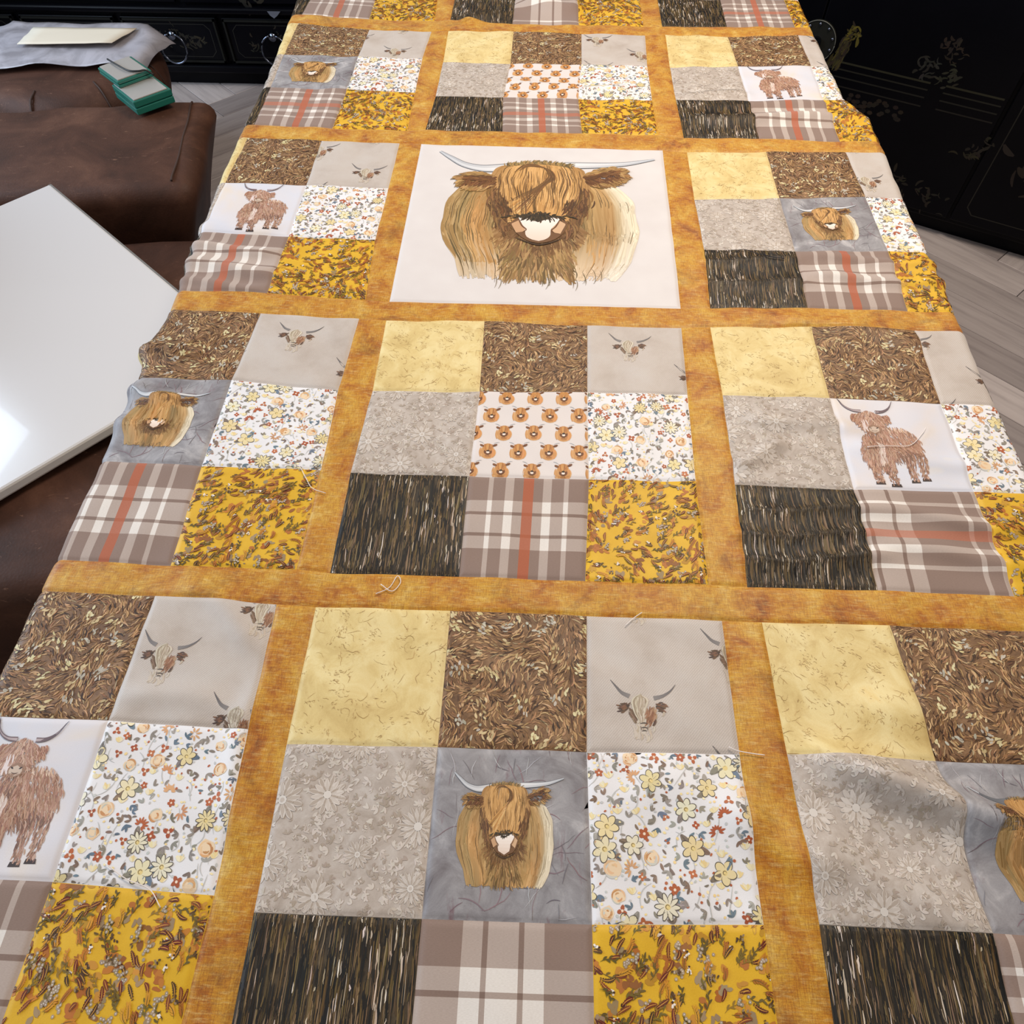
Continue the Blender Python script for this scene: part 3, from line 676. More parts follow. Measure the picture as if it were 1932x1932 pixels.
# ------------------------------------------------------------------ the quilt sheet: seam corner net (0.1 mm units, x and y on the table)
NX = [[-6078,-4801,-3522,-2255,-1884,-620,659,1947,2328,3599,4852,6108],[-6080,-4805,-3525,-2245,-1911,-634,650,1936,2353,3603,4846,6100],[-6086,-4815,-3555,-2307,-1952,-650,624,1922,2323,3570,4818,6084],[-6092,-4818,-3555,-2352,-1967,-667,638,1920,2295,3495,4780,6068],[-6094,-4818,-3513,-2240,-1901,-619,627,1836,2212,3470,4773,6065],[-6104,-4838,-3571,-2247,-1915,-621,679,1829,2247,3507,4780,6068],[-6109,-4849,-3589,-2282,-1872,-598,677,1859,2270,3522,4801,6084],[-6107,-4836,-3543,-2243,-1890,-629,690,1883,2255,3532,4831,6111],[-6105,-4832,-3548,-2222,-1903,-630,680,1908,2295,3554,4846,6120],[-6104,-4828,-3544,-2301,-1922,-633,668,1957,2339,3607,4898,6145],[-6106,-4835,-3570,-2297,-1926,-640,664,1949,2323,3591,4882,6145],[-6111,-4822,-3589,-2303,-1948,-651,660,1944,2330,3590,4857,6130],[-6115,-4811,-3488,-2236,-1931,-654,657,1899,2315,3541,4840,6125],[-6147,-4843,-3471,-2264,-1885,-708,601,1875,2287,3536,4830,6122],[-6186,-4900,-3490,-2283,-1886,-641,664,1867,2278,3517,4857,6130],[-6203,-4912,-3464,-2244,-1914,-645,673,1898,2287,3483,4833,6127],[-6203,-4931,-3537,-2234,-1923,-680,624,1891,2251,3513,4847,6126],[-6182,-4903,-3585,-2298,-1930,-680,596,1872,2250,3534,4833,6115],[-6155,-4879,-3592,-2313,-1937,-672,600,1878,2256,3540,4825,6104],[-6134,-4862,-3585,-2310,-1934,-663,610,1885,2263,3542,4821,6097]]
NY = [[32,40,37,0,-16,-35,-16,19,27,38,33,24],[1309,1324,1335,1301,1202,1220,1243,1304,1324,1323,1311,1299],[2577,2592,2606,2581,2478,2508,2531,2570,2588,2592,2582,2570],[3839,3840,3841,3804,3793,3813,3817,3826,3826,3850,3844,3837],[4213,4209,4184,4193,4172,4195,4192,4212,4206,4223,4216,4212],[5481,5476,5453,5454,5432,5440,5455,5486,5461,5448,5478,5481],[6755,6759,6762,6654,6672,6703,6760,6778,6779,6792,6764,6755],[8027,8022,7984,7928,7913,7969,7926,7938,7975,8011,8027,8028],[8403,8396,8377,8306,8288,8331,8300,8318,8345,8390,8398,8404],[9682,9667,9626,9617,9609,9601,9584,9578,9585,9603,9659,9683],[10974,10965,10942,10895,10895,10912,10895,10828,10812,10880,10976,10971],[12276,12276,12231,12188,12186,12238,12249,12157,12126,12179,12232,12235],[12661,12667,12619,12604,12633,12619,12641,12626,12544,12595,12552,12609],[13958,13958,13918,13892,13756,13767,13765,13781,13798,13812,13902,13897],[15257,15242,15192,15155,15045,15033,15044,15051,15006,15077,15172,15175],[16562,16567,16335,16313,16327,16377,16337,16293,16332,16311,16411,16429],[16942,16977,16786,16789,16850,16682,16710,16713,16680,16730,16783,16799],[18184,18188,18132,18106,18096,18023,17996,17994,17994,18014,18040,18051],[19406,19409,19388,19360,19350,19312,19287,19280,19281,19289,19301,19307],[20637,20639,20629,20610,20604,20582,20566,20559,20558,20560,20565,20568]]
NET = np.stack([np.array(NX), np.array(NY)], 2)*1e-4
for _j in (8, 11):
    for _q in (1, 2): NET[_j, 4+_q] = NET[_j, 4]+(NET[_j, 7]-NET[_j, 4])*_q/3
for _i in (4, 7):
    for _q in (1, 2): NET[8+_q, _i] = NET[8, _i]+(NET[11, _i]-NET[8, _i])*_q/3
# add the outer border lines
SW = 0.0376
NET = np.concatenate([NET[:, :1]-[[[SW, 0]]], NET, NET[:, -1:]+[[[SW, 0]]]], 1)
NET = np.concatenate([NET[:1]-[[[0, SW]]], NET, NET[-1:]+[[[0, SW]]]], 0)     # (22,14,2)

RF = 0.013     # radius of the fold over the table edge
EL = ([-.3, .40, .60, .69, .735, .785, .89, 1.09, 1.24, 1.43, 1.77, 2.2], [-.474, -.474, -.476, -.478, -.487, -.478, -.483, -.497, -.501, -.503, -.523, -.53])
ER = ([-.3, .7, 1.16, 1.20, 1.335, 1.375, 1.40, 1.55, 1.81, 2.2], [.548, .548, .549, .552, .551, .532, .525, .521, .518, .515])
RIDGES = [  # x0,y0,x1,y1, half width, height
    (.262, .262, .50, .150, .017, .0170), (.23, .20, .40, .10, .022, .004), (.30, .31, .48, .26, .02, .004),
    (.17, .215, .255, .165, .016, .004), (.10, .23, .20, .20, .02, .003),
    (.215, .455, .37, .455, .0085, .0042), (.215, .485, .365, .482, .0075, .0036), (.225, .518, .36, .512, .007, .0030), (.35, .47, .55, .46, .012, .004), (.35, .515, .55, .50, .010, .004),
    (.222, .575, .29, .600, .010, .0042), (.25, .645, .375, .625, .013, .0042), (.36, .60, .50, .585, .012, .003),
    (.225, .89, .375, .885, .008, .0030), (.225, .935, .36, .935, .007, .0030), (.36, .90, .56, .90, .010, .0042), (.36, .945, .56, .94, .010, .0035),
    (.06, .897, .21, .905, .024, .0016), (.09, .965, .21, .975, .026, .0014), (.12, 1.045, .21, 1.05, .026, .0012),
    (.235, 1.315, .53, 1.325, .014, .0060), (.26, 1.36, .53, 1.372, .012, .0030), (.24, 1.40, .36, 1.40, .010, .003),
    (-.50, .895, -.345, .880, .013, .0050), (-.50, .93, -.36, .925, .010, .0045), (-.50, .855, -.36, .850, .009, .003), (-.50, .975, -.37, .985, .014, .003),
    (-.50, .71, -.42, .735, .012, .006), (-.50, .655, -.40, .645, .012, .005), (-.5, .60, -.40, .60, .012, .003),
    (-.06, 1.765, .07, 1.735, .022, .0085), (-.17, 1.69, -.08, 1.70, .02, .006), (.02, 1.40, .14, 1.405, .013, .0045), (-.06, 1.425, .06, 1.425, .010, .002),
    (-.33, .40, -.24, .34, .012, .003), (-.35, .29, -.23, .27, .012, .0025), (-.24, .30, -.22, .16, .010, .002), (.30, .82, .50, .78, .016, .003), (-.40, 1.40, -.25, 1.41, .012, .002),
]
def wrinkle(X, Y):
    h = 0.0009*np.sin(X*41+1.7*np.sin(Y*19))*np.sin(Y*37+1.3*np.sin(X*23))+0.0006*np.sin(X*83+Y*61)*np.sin(Y*71-X*17)
    pm = np.clip((0.215-np.abs(X))/.03, 0, 1)*np.clip((.215-np.abs(Y-1.024))/.03, 0, 1); h = h*(1-.85*pm)      # the plain centre panel lies flatter
    for x0, y0, x1, y1, wd, a in RIDGES:
        dx, dy = x1-x0, y1-y0; L2 = dx*dx+dy*dy; t = ((X-x0)*dx+(Y-y0)*dy)/L2; d = ((X-x0)*(-dy)+(Y-y0)*dx)/math.sqrt(L2)
        d = d+0.006*np.sin(t*5+x0*30); e = np.clip(np.minimum(t+.12, 1.12-t)/.3, 0, 1); e = e*e*(3-2*e)
        h = h+1.45*a*e*np.exp(-(d/wd)**2)
    return h
def drape(X, Y, off):
    """flat cloth coordinates -> the sheet lying on the table and folding down over both long edges"""
    h = wrinkle(X, Y)+off
    xl = np.interp(Y, *EL)+RF; xr = np.interp(Y, *ER)-RF
    eL = np.clip(xl-X, 0, None); eR = np.clip(X-xr, 0, None); e = eL+eR; sg = np.where(eL > 0, -1.0, 1.0)
    a = np.minimum(e/RF, math.pi/2*.97); tail = np.clip(e-RF*math.pi/2*.97, 0, None)
    bx = np.where(e > 0, np.where(eL > 0, xl, xr), X)
    sway = 0.004*np.sin(Y*24)*np.clip(tail/.08, 0, 1)
    px = bx+sg*(RF*np.sin(a)+tail*np.cos(a)+sway+h*np.sin(a)); px = np.where(e > 0, px, X)
    pz = TOP-RF*(1-np.cos(a))-tail*np.sin(a)+h*np.cos(a)
    return np.stack([px, Y, pz], -1)
def cell_fn(i0, j0, i1, j1):
    p00, p10, p01, p11 = NET[j0, i0], NET[j0, i1], NET[j1, i0], NET[j1, i1]
    wu = np.linalg.norm(p10-p00); hv = np.linalg.norm(p01-p00)
    def fn(V, off):
        s, t = V[:, 0:1], V[:, 1:2]; P = (p00*(1-s)+p10*s)*(1-t)+(p01*(1-s)+p11*s)*t
        d = np.minimum(np.minimum(V[:, 0], 1-V[:, 0])*wu, np.minimum(V[:, 1], 1-V[:, 1])*hv)
        seam = -0.0013*np.exp(-(d/0.0026)**2)
        return drape(P[:, 0], P[:, 1], off+seam)
    return fn, wu, hv
def lines(n, size):
    a = np.linspace(0, 1, n+1); e = np.array([.0012, .0026, .0045])/size
    return np.unique(np.concatenate([a, e, 1-e]).round(6))
def sheet(name, i0, j0, i1, j1, mat, parent, n=22, m=None, uvo=(0, 0), uvs=None):
    fn, wu, hv = cell_fn(i0, j0, i1, j1); a = lines(n, wu); b = lines(m or n, hv); S, T = np.meshgrid(a, b)
    V = np.stack([S.ravel(), T.ravel()], 1); P = fn(V, np.zeros(len(V))).astype(np.float32); na, nb = len(a), len(b)
    idx = np.arange(na*nb).reshape(nb, na); F = np.stack([idx[:-1, :-1], idx[:-1, 1:], idx[1:, 1:], idx[1:, :-1]], -1).reshape(-1, 4).astype(np.int32)
    me = bpy.data.meshes.new(name); me.vertices.add(len(P)); me.vertices.foreach_set('co', P.ravel())
    me.loops.add(F.size); me.loops.foreach_set('vertex_index', F.ravel()); me.polygons.add(len(F)); me.polygons.foreach_set('loop_start', np.arange(0, F.size, 4, dtype=np.int32))
    me.update(calc_edges=True); me.polygons.foreach_set('use_smooth', np.ones(len(F), bool))
    uv = me.uv_layers.new(name='fabric'); su, sv = uvs if uvs else (wu/PITCH, hv/PITCH)
    UV = (V*np.array([su, sv])+np.array(uvo))[F.ravel()].astype(np.float32); uv.data.foreach_set('uv', UV.ravel())
    return link(name, me, mat, parent), fn

# ------------------------------------------------------------------ setting: floor, walls
sub = bm_obj('floor', box_bm(-3.2, 2.6, -1.2, 3.5, -0.05, -0.011), 'sub'); tag(sub, kind='structure')
pw, pl = 0.118, 0.472
pme = bpy.data.meshes.new('floor_plank'); _b = box_bm(-pl/2+.001, pl/2-.001, -pw/2+.001, pw/2-.001, -0.011, 0.0, .0015, 1); _b.to_mesh(pme); _b.free(); pme.materials.append(MAT['plank'])
cnt = 0; r45 = math.pi/4
for a in range(-40, 40):
    for b in range(-14, 15):
        # herringbone lattice in the rotated frame
        bx, by = a*pw+b*pl, a*pw-b*pl
        for kind in (0, 1):
            if kind == 0: lx, ly, rot = bx+pl/2, by+pw/2, 0
            else: lx, ly, rot = bx+pw/2, by+pw+pl/2, math.pi/2
            x = -1.2+lx*math.cos(r45)-ly*math.sin(r45); y = 1.6+lx*math.sin(r45)+ly*math.cos(r45)
            if (-2.0 < x < -0.35 and 0.9 < y < 3.30) or (.45 < x < 1.6 and .6 < y < 2.3):
                o = link('floor_plank', pme, None, sub); o.location = (x, y, 0); o.rotation_euler = (0, 0, rot+r45); cnt += 1
wl = bm_obj('wall_back', box_bm(-3.2, 2.6, 3.42, 3.5, -0.05, 2.5), 'wall'); tag(wl, kind='structure')

# ------------------------------------------------------------------ table
tb = empty('dining_table', (0.02, 1.0, 0)); tag(tb, 'long wooden dining table hidden under the patchwork quilt', 'table')
bm_obj('tabletop', box_bm(-.480, .478, -1.04, 1.10, .715, .748, .004), 'tabletop', tb)
for sx in (-.42, .40):
    for sy in (-.96, 1.02): bm_obj('leg', box_bm(sx-.035, sx+.035, sy-.035, sy+.035, 0.0, .715, .004), 'tabletop', tb)
bm_obj('apron', box_bm(-.43, .42, -.98, 1.04, .64, .714, .003), 'tabletop', tb)

# ------------------------------------------------------------------ quilt
quilt = empty('patchwork_quilt', (0, 0, 0)); tag(quilt, 'patchwork quilt top with highland cow squares and mustard sashing spread over the table', 'quilt')
II = [1, 2, 3, 4]       # net columns of the first block; the others follow
def bi(c, i): return 1+c*4+i
def bj(r, l): return 1+r*4+l      # l = 0 near .. 3 far
NAMES = {'yellow': ('yellow_patch', 'pale yellow scribbled patch'), 'hay': ('straw_patch', 'brown straw print patch'), 'linen': ('linen_patch', 'grey linen patch with faded cow heads'),
         'damask': ('damask_patch', 'taupe tone on tone blossom patch'), 'floral': ('floral_patch', 'white patch with rust and cream flowers'), 'bark': ('bark_patch', 'dark streaked tree bark patch'),
         'plaid': ('tartan_patch', 'taupe and white tartan patch'), 'leafy': ('leaf_patch', 'bright mustard patch with autumn leaves')}
GRID = [['yellow', 'hay', 'linen'], ['damask', None, 'floral'], ['bark', 'plaid', 'leafy']]   # far row first
CENTRE = {(0, 0): 'stand', (0, 1): 'portrait', (0, 2): 'portrait', (1, 0): 'portrait', (1, 1): 'mini', (1, 2): 'stand', (2, 0): 'stand', (2, 2): 'portrait',
          (3, 0): 'portrait', (3, 1): 'mini', (3, 2): 'stand', (4, 0): 'stand', (4, 1): 'portrait', (4, 2): 'portrait'}
HEADPOS = {(0, 1): (0, 0), (0, 0): (-.13, .20), (1, 1): (.06, .37), (1, 0): (.07, .37), (2, 0): (.31, 0), (3, 0): (.17, -.10), (3, 1): (-.13, .47), (2, 2): (-.28, .02), (3, 2): (-.06, .49)}
PLAID = {(0, 1): (1.02, 1.00-.02), (0, 0): (0, 1), (1, 1): (.0, 1.0), (1, 0): (0.03, 1.0), (2, 0): (0.03, .97), (2, 2): (.0, 1.0), (3, 0): (-.02, -.05), (3, 1): (0, 0), (3, 2): (0, .97),
         (1, 2): (1.35, -.03), (4, 0): (0, -.28), (4, 1): (1.0, .72), (4, 2): (0.0, .02), (0, 2): (0.1, 0)}
STANDOFF = {(2, 0): (.0, .0), (1, 2): (-.19, .0), (3, 2): (-.13, 0), (0, 0): (0, 0), (4, 0): (0, 0)}
pno = 0
for r in range(5):
    for c in range(3):
        if (r, c) == (2, 1): continue
        for gy in range(3):
            for gx in range(3):
                kind = GRID[gy][gx]; i0, j0 = bi(c, gx), bj(r, 2-gy); pno += 1; off = np.random.default_rng(pno*13).uniform(0, .98, 2)
                ctr = kind is None
                if ctr: kind = CENTRE[(r, c)]
                if r == 4 and gy == 0: continue                     # beyond the top of the picture
                if kind == 'portrait': nm, lab, mat = 'cow_portrait_patch', 'slate grey patch with a shaggy cow portrait', 'grunge'
                elif kind == 'stand': nm, lab, mat = 'standing_cow_patch', 'pale patch with a standing brown cow', 'sky'
                elif kind == 'mini': nm, lab, mat = 'cow_rows_patch', 'ivory patch with rows of tiny cow heads', 'mini'
                else: nm, lab = NAMES[kind]; mat = kind
                uvo = tuple(off*7)
                uvs = None
                if kind == 'plaid': uvo = PLAID.get((r, c), (0, 0)); uvs = (1.0, 1.0)
                o, fn = sheet(nm, i0, j0, i0+1, j0+1, mat, quilt, 44, None, uvo, uvs); o['label'] = lab
                if kind == 'portrait': arr = window(PR['portrait'])
                elif kind == 'stand': so = STANDOFF[(r, c)]; arr = window(PR['stand'], -so[0], -so[1])
                elif kind == 'mini': arr = window(PR['mini'])
                elif kind == 'linen':
                    hp = HEADPOS.get((r, c), tuple(off-.5)); k = Ink()
                    for a in range(-2, 3):
                        for b in range(-2, 3): k.add(HEAD, 1, 1, hp[0]+(a+b)*.665, hp[1]+a*.42-b*.45)
                    arr = window(k.done())
                elif kind == 'plaid': arr = None
                else: arr = window(PR[kind], off[0], off[1])
                if arr is not None:
                    pn = {'portrait': 'cow_portrait_print', 'stand': 'standing_cow_print', 'mini': 'cow_head_print', 'linen': 'cow_head_print', 'hay': 'straw_print', 'bark': 'bark_print',
                          'yellow': 'scribble_print', 'damask': 'blossom_print', 'floral': 'flower_print', 'leafy': 'leaf_print'}[kind]
                    ink_mesh(pn, arr, fn, o)
o, fn = sheet('cow_panel', bi(1, 0), bj(2, 0), bi(1, 3), bj(2, 3), 'white', quilt, 130); o['label'] = 'large white centre panel with a painted highland cow head'
ink_mesh('cow_portrait_print', window(PR['bigcow']), fn, o, 0.00025, 0.000034)
# sashing: long strips across, short strips between the blocks
def long_strip(j0):
    segs = []
    for i in range(13): segs.append((i, i+1))
    Vs, Fs, UVs, n0 = [], [], [], 0
    for (i0, i1) in segs:
        fn, wu, hv = cell_fn(i0, j0, i1, j0+1); a = np.linspace(0, 1, 45 if wu > .08 else 14); b = lines(12, hv); S, T = np.meshgrid(a, b)
        V = np.stack([S.ravel(), T.ravel()], 1); p00, p10, p01, p11 = NET[j0, i0], NET[j0, i1], NET[j0+1, i0], NET[j0+1, i1]
        s, t = V[:, :1], V[:, 1:]; Q = (p00*(1-s)+p10*s)*(1-t)+(p01*(1-s)+p11*s)*t
        d = np.minimum(V[:, 1], 1-V[:, 1])*hv; P = drape(Q[:, 0], Q[:, 1], -0.0013*np.exp(-(d/.0026)**2))
        na, nb = len(a), len(b); idx = np.arange(na*nb).reshape(nb, na)+n0; n0 += na*nb
        Vs.append(P); Fs.append(np.stack([idx[:-1, :-1], idx[:-1, 1:], idx[1:, 1:], idx[1:, :-1]], -1).reshape(-1, 4)); UVs.append(Q/PITCH+np.array([3.1*j0, 1.7*j0]))
    P = np.concatenate(Vs); F = np.concatenate(Fs); UV = np.concatenate(UVs)
    me = bpy.data.meshes.new('sashing_strip'); me.from_pydata(P.tolist(), [], F.tolist()); me.polygons.foreach_set('use_smooth', np.ones(len(F), bool))
    uv = me.uv_layers.new(name='fabric'); uv.data.foreach_set('uv', UV[F.ravel()].astype(np.float32).ravel())
    o = link('sashing_strip', me, 'sash', quilt); o['label'] = 'mottled mustard sashing strip running across the quilt'
for r in range(6): long_strip(r*4)
for r in range(5):
    for c in range(4):
        i0 = c*4
        for q in range(1):
            fns = []
            Vs, Fs, UVs, n0 = [], [], [], 0
            rows = [(bj(r, 0), bj(r, 1)), (bj(r, 1), bj(r, 2)), (bj(r, 2), bj(r, 3))]
            for (j0, j1) in rows:
                fn, wu, hv = cell_fn(i0, j0, i0+1, j1); a = lines(12, wu); b = lines(44, hv); S, T = np.meshgrid(a, b); s, t = S.ravel()[:, None], T.ravel()[:, None]
                p00, p10, p01, p11 = NET[j0, i0], NET[j0, i0+1], NET[j1, i0], NET[j1, i0+1]; Q = (p00*(1-s)+p10*s)*(1-t)+(p01*(1-s)+p11*s)*t
                d = np.minimum(s[:, 0], 1-s[:, 0])*wu
                if j0 == rows[0][0]: d = np.minimum(d, t[:, 0]*hv)
                if j1 == rows[2][1]: d = np.minimum(d, (1-t[:, 0])*hv)
                P = drape(Q[:, 0], Q[:, 1], -0.0013*np.exp(-(d/.0026)**2)); na, nb = len(a), len(b); idx = np.arange(na*nb).reshape(nb, na)+n0; n0 += na*nb
                Vs.append(P); Fs.append(np.stack([idx[:-1, :-1], idx[:-1, 1:], idx[1:, 1:], idx[1:, :-1]], -1).reshape(-1, 4)); UVs.append(Q/PITCH+np.array([5.3*c+1, 2.9*r]))
            P = np.concatenate(Vs); F = np.concatenate(Fs); UV = np.concatenate(UVs)
            me = bpy.data.meshes.new('sashing_strip'); me.from_pydata(P.tolist(), [], F.tolist()); me.polygons.foreach_set('use_smooth', np.ones(len(F), bool))
            uv = me.uv_layers.new(name='fabric'); uv.data.foreach_set('uv', UV[F.ravel()].astype(np.float32).ravel())
            o = link('sashing_strip', me, 'sash', quilt); o['label'] = 'mottled mustard sashing strip between two blocks'

# ------------------------------------------------------------------ loose threads on the quilt
def thread(pts, label, mat='thread', r=.00042):
    P = spline(pts, 6); W = drape(P[:, 0], P[:, 1], np.full(len(P), .0019+r))
    o = link('loose_thread', tube_me('loose_thread', W.tolist(), r, 5), mat); tag(o, label, 'thread', 'loose threads on the quilt')
thread([(-.268, .548), (-.250, .548), (-.238, .532), (-.228, .518), (-.212, .512)], 'wavy white thread on the leaf patch left of the front mustard strip')
thread([(.375, .600), (.40, .603), (.425, .607), (.443, .625), (.450, .635)], 'long white thread across the chest of the standing cow at the right')
thread([(-.315, .148), (-.295, .138), (-.275, .132), (-.262, .120)], 'white thread on the leaf patch at the lower left')
thread([(-.137, .405), (-.125, .398), (-.118, .408), (-.122, .415), (-.128, .402), (-.140, .394)], 'curled pale thread looped on the front mustard strip')
thread([(.100, .372), (.108, .380), (.116, .386)], 'short white thread at the top edge of the front linen patch')
thread([(.183, .262), (.190, .259), (.202, .257), (.212, .256)], 'white thread end over the seam beside the front floral patch')
thread([(.268, .945), (.285, .955), (.300, .950), (.315, .938), (.340, .935)], 'dark navy thread curving over the bark patch beside the big cow panel', 'navy')

# ------------------------------------------------------------------ brown leather armchair
ch = empty('leather_armchair', (-.770, 1.795, 0), .17); tag(ch, 'worn brown leather armchair beside the quilted table', 'armchair')
def cushion(name, x0, x1, y0, y1, z0, z1, bev, parent, puff=.012, seg=5, taper=0):
    bm = box_bm(x0, x1, y0, y1, z0, z1, bev, seg); bmesh.ops.subdivide_edges(bm, edges=[e for e in bm.edges if e.calc_length() > .06], cuts=7, use_grid_fill=True)
    for v in bm.verts:
        u = (v.co.x-x0)/(x1-x0); t = (v.co.y-y0)/(y1-y0); q = max(0, math.sin(math.pi*min(1, max(0, u))))*max(0, math.sin(math.pi*min(1, max(0, t))))
        if v.co.z > (z0+z1)/2: v.co.z += puff*q+.003*math.sin(v.co.x*31+v.co.y*17)
        v.co.x += .004*math.sin(v.co.y*23+v.co.z*15)
        if taper and v.co.x > x1-.30: v.co.x -= taper*max(0, z1-bev-v.co.z)
    return bm_obj(name, bm, 'leather', parent, True)
fa = cushion('arm', -.86, -.005, -.385, 0, .10, .545, .034, ch, .010, 5, .38)
fa['label'] = 'wide padded arm with a stitched seam'
link('seam', tube_me('seam', spline([(-.047, -.03, .5455), (-.047, -.05, .5475), (-.044, -.12, .5475), (-.045, -.19, .5485), (-.044, -.27, .5475), (-.047, -.335, .5475), (-.048, -.355, .5455)], 4).tolist(), .0024, 6), 'seam', fa)
cushion('seat_cushion', -.66, .03, -.915, -.395, .22, .455, .05, ch, .018, 5, .25)
cushion('arm', -.86, -.005, -1.31, -.925, .10, .545, .034, ch, .010, 5, .38)
cushion('backrest', -.98, -.66, -.93, -.38, .30, .93, .07, ch, .01)
bm_obj('base', box_bm(-.90, -.135, -1.28, -.03, .03, .26, .02), 'leather', ch, False)
for fx in (-.84, -.18):
    for fy in (-1.22, -.09): bm_obj('foot', cyl_bm(fx, fy, 0, .03, .025, 16), 'black', ch)

# white board on the near arm
wb = empty('white_board', (-.735, 1.160, 0), math.atan2(-.661, .753)); tag(wb, 'glossy white board lying across the near arm of the leather armchair', 'board')
bm_obj('panel', box_bm(-.30, .365, -.45, 0, .562, .580, .004), 'gloss', wb)
bm_obj('edge_trim', box_bm(-.302, .367, -.004, .003, .560, .5785, .001), simple('grey_edge_band', (120, 118, 116), .4), wb)

# ------------------------------------------------------------------ leather pouffe with plastic bag
pf = empty('leather_pouffe', (-1.400, 2.285, 0)); tag(pf, 'round tan leather pouffe behind the armchair', 'pouffe')
bm = bmesh.new(); prof = [(0, .0), (.13, .0), (.165, .03), (.205, .13), (.245, .24), (.268, .33), (.24, .39), (.16, .41), (0, .415)]; NS = 40; ringv = []
for rr, zz in spline(prof, 3): ringv.append([bm.verts.new(((rr*(1+.012*math.cos(q*8*2*math.pi/NS*1.0)))*math.cos(2*math.pi*q/NS), rr*math.sin(2*math.pi*q/NS), zz)) for q in range(NS)])
for A, B in zip(ringv, ringv[1:]):
    for q in range(NS): bm.faces.new((A[q], A[(q+1) % NS], B[(q+1) % NS], B[q]))
bmesh.ops.remove_doubles(bm, verts=bm.verts, dist=1e-5)
tan = leather(); tan.name = 'tan_leather'
bm_obj('body', bm, 'leather', pf, True)
for q in range(8):
    a = q*math.pi/4; pts = [(.172*math.cos(a), .172*math.sin(a), .03), (.210*math.cos(a), .210*math.sin(a), .13), (.250*math.cos(a), .250*math.sin(a), .24), (.272*math.cos(a), .272*math.sin(a), .33), (.244*math.cos(a), .244*math.sin(a), .392), (.2*math.cos(a), .2*math.sin(a), .405)]
    link('seam', tube_me('seam', spline(pts, 4).tolist(), .003, 5), 'seam', pf)
bag = empty('plastic_bag', (-1.400, 2.285, .418)); tag(bag, 'crumpled clear plastic bag on the pouffe holding a cream card', 'bag')
def crumple(name, corners, n, amp, seed, mat, parent):
    f = smooth_field(seed, 6); P = []; a = np.linspace(0, 1, n)
    c = [np.array(q) for q in corners]
    for t in a:
        for s in a:
            p = (c[0]*(1-s)+c[1]*s)*(1-t)+(c[3]*(1-s)+c[2]*s)*t; rr = math.hypot(p[0], p[1])
            z = p[2]+amp*(1+float(f(s*1.3, t*1.3)))+amp*.4*abs(math.sin(9*s+5*t)); z -= max(0, rr-.25)*.9
            P.append((p[0], p[1], z))
    F = [(j*n+i, j*n+i+1, (j+1)*n+i+1, (j+1)*n+i) for j in range(n-1) for i in range(n-1)]
    me = bpy.data.meshes.new(name); me.from_pydata(P, [], F); me.polygons.foreach_set('use_smooth', [True]*len(F)); o = link(name, me, mat, parent)
    so = o.modifiers.new('thickness', 'SOLIDIFY'); so.thickness = .0012; so.offset = 1; return o
crumple('card', [(-.10, -.03, .030), (.165, -.01, .030), (.205, .085, .030), (-.10, .08, .030)], 8, .001, 4, 'card', bag)
crumple('film', [(-.24, -.13, .002), (.268, -.085, .006), (.285, .125, .020), (-.22, .15, .006)], 24, .007, 9, 'plastic', bag)

# ------------------------------------------------------------------ teal cases and a cord on the far arm
def local_to_chair(p): a = .17; return (-.770+p[0]*math.cos(a)-p[1]*math.sin(a), 1.795+p[0]*math.sin(a)+p[1]*math.cos(a), p[2])
def case(loc, rz, sx, sy, sz, label):
    e = empty('teal_case', loc, rz); tag(e, label, 'case', 'teal cases on the armchair arm')
    for q in range(2): bm_obj('shell', box_bm(-sx/2, sx/2, -sy/2, sy/2, q*sz/2, (q+1)*sz/2-.001, .002), 'teal', e)
    bm_obj('sleeve', box_bm(-sx/2+.004, sx/2-.007, -sy/2+.004, sy/2-.004, sz-.001, sz+.0015, .0006), 'silver', e)
    return e
case((-.905, 1.735, .5585), math.pi/4, .090, .108, .030, 'teal plastic case with a silver cover lying on the chair arm')
case((-.952, 1.780, .5905), math.pi/4+.03, .082, .096, .015, 'smaller teal case stacked on the larger silver topped case')
cord = link('black_cord', tube_me('black_cord', spline([(-1.00, 1.812, .610), (-.961, 1.777, .612), (-.931, 1.757, .611), (-.908, 1.757, .6105), (-.896, 1.765, .609), (-.882, 1.768, .598)], 6).tolist(), .0020, 6), 'black')
tag(cord, 'thin black cord curving over the teal cases', 'cord')

# ------------------------------------------------------------------ black lacquer sideboard along the back
sb = empty('lacquer_sideboard', (-1.2, 2.97, 0)); tag(sb, 'long black lacquer sideboard with ring handled drawers and faint gold painting', 'sideboard')
X0, X1 = -1.55, 1.30     # local x extents
bm_obj('body', box_bm(X0, X1, .02, .42, .06, .86, .004), 'lacquer', sb)
bm_obj('plinth', box_bm(X0+.02, X1-.02, .05, .40, 0, .06, .002), 'lacquer', sb)
bm_obj('base_moulding', box_bm(X0-.01, X1+.01, -.005, .43, .060, .088, .006), 'lacquer', sb)
bm_obj('ledge', box_bm(X0-.01, X1+.01, -.010, .43, .262, .282, .006), 'lacquer', sb)
bm_obj('top', box_bm(X0-.02, X1+.02, -.02, .44, .86, .89, .006), 'lacquer', sb)
def frame_lines(k, x0, x1, z0, z1, cut, wd, col):
    pts = [(x0+cut, z0), (x1-cut, z0), (x1, z0+cut), (x1, z1-cut), (x1-cut, z1), (x0+cut, z1), (x0, z1-cut), (x0, z0+cut), (x0+cut, z0)]
    for a, b in zip(pts, pts[1:]):
        if a != b: k.stroke(np.array([a, b]), wd, col, None, 'flat')
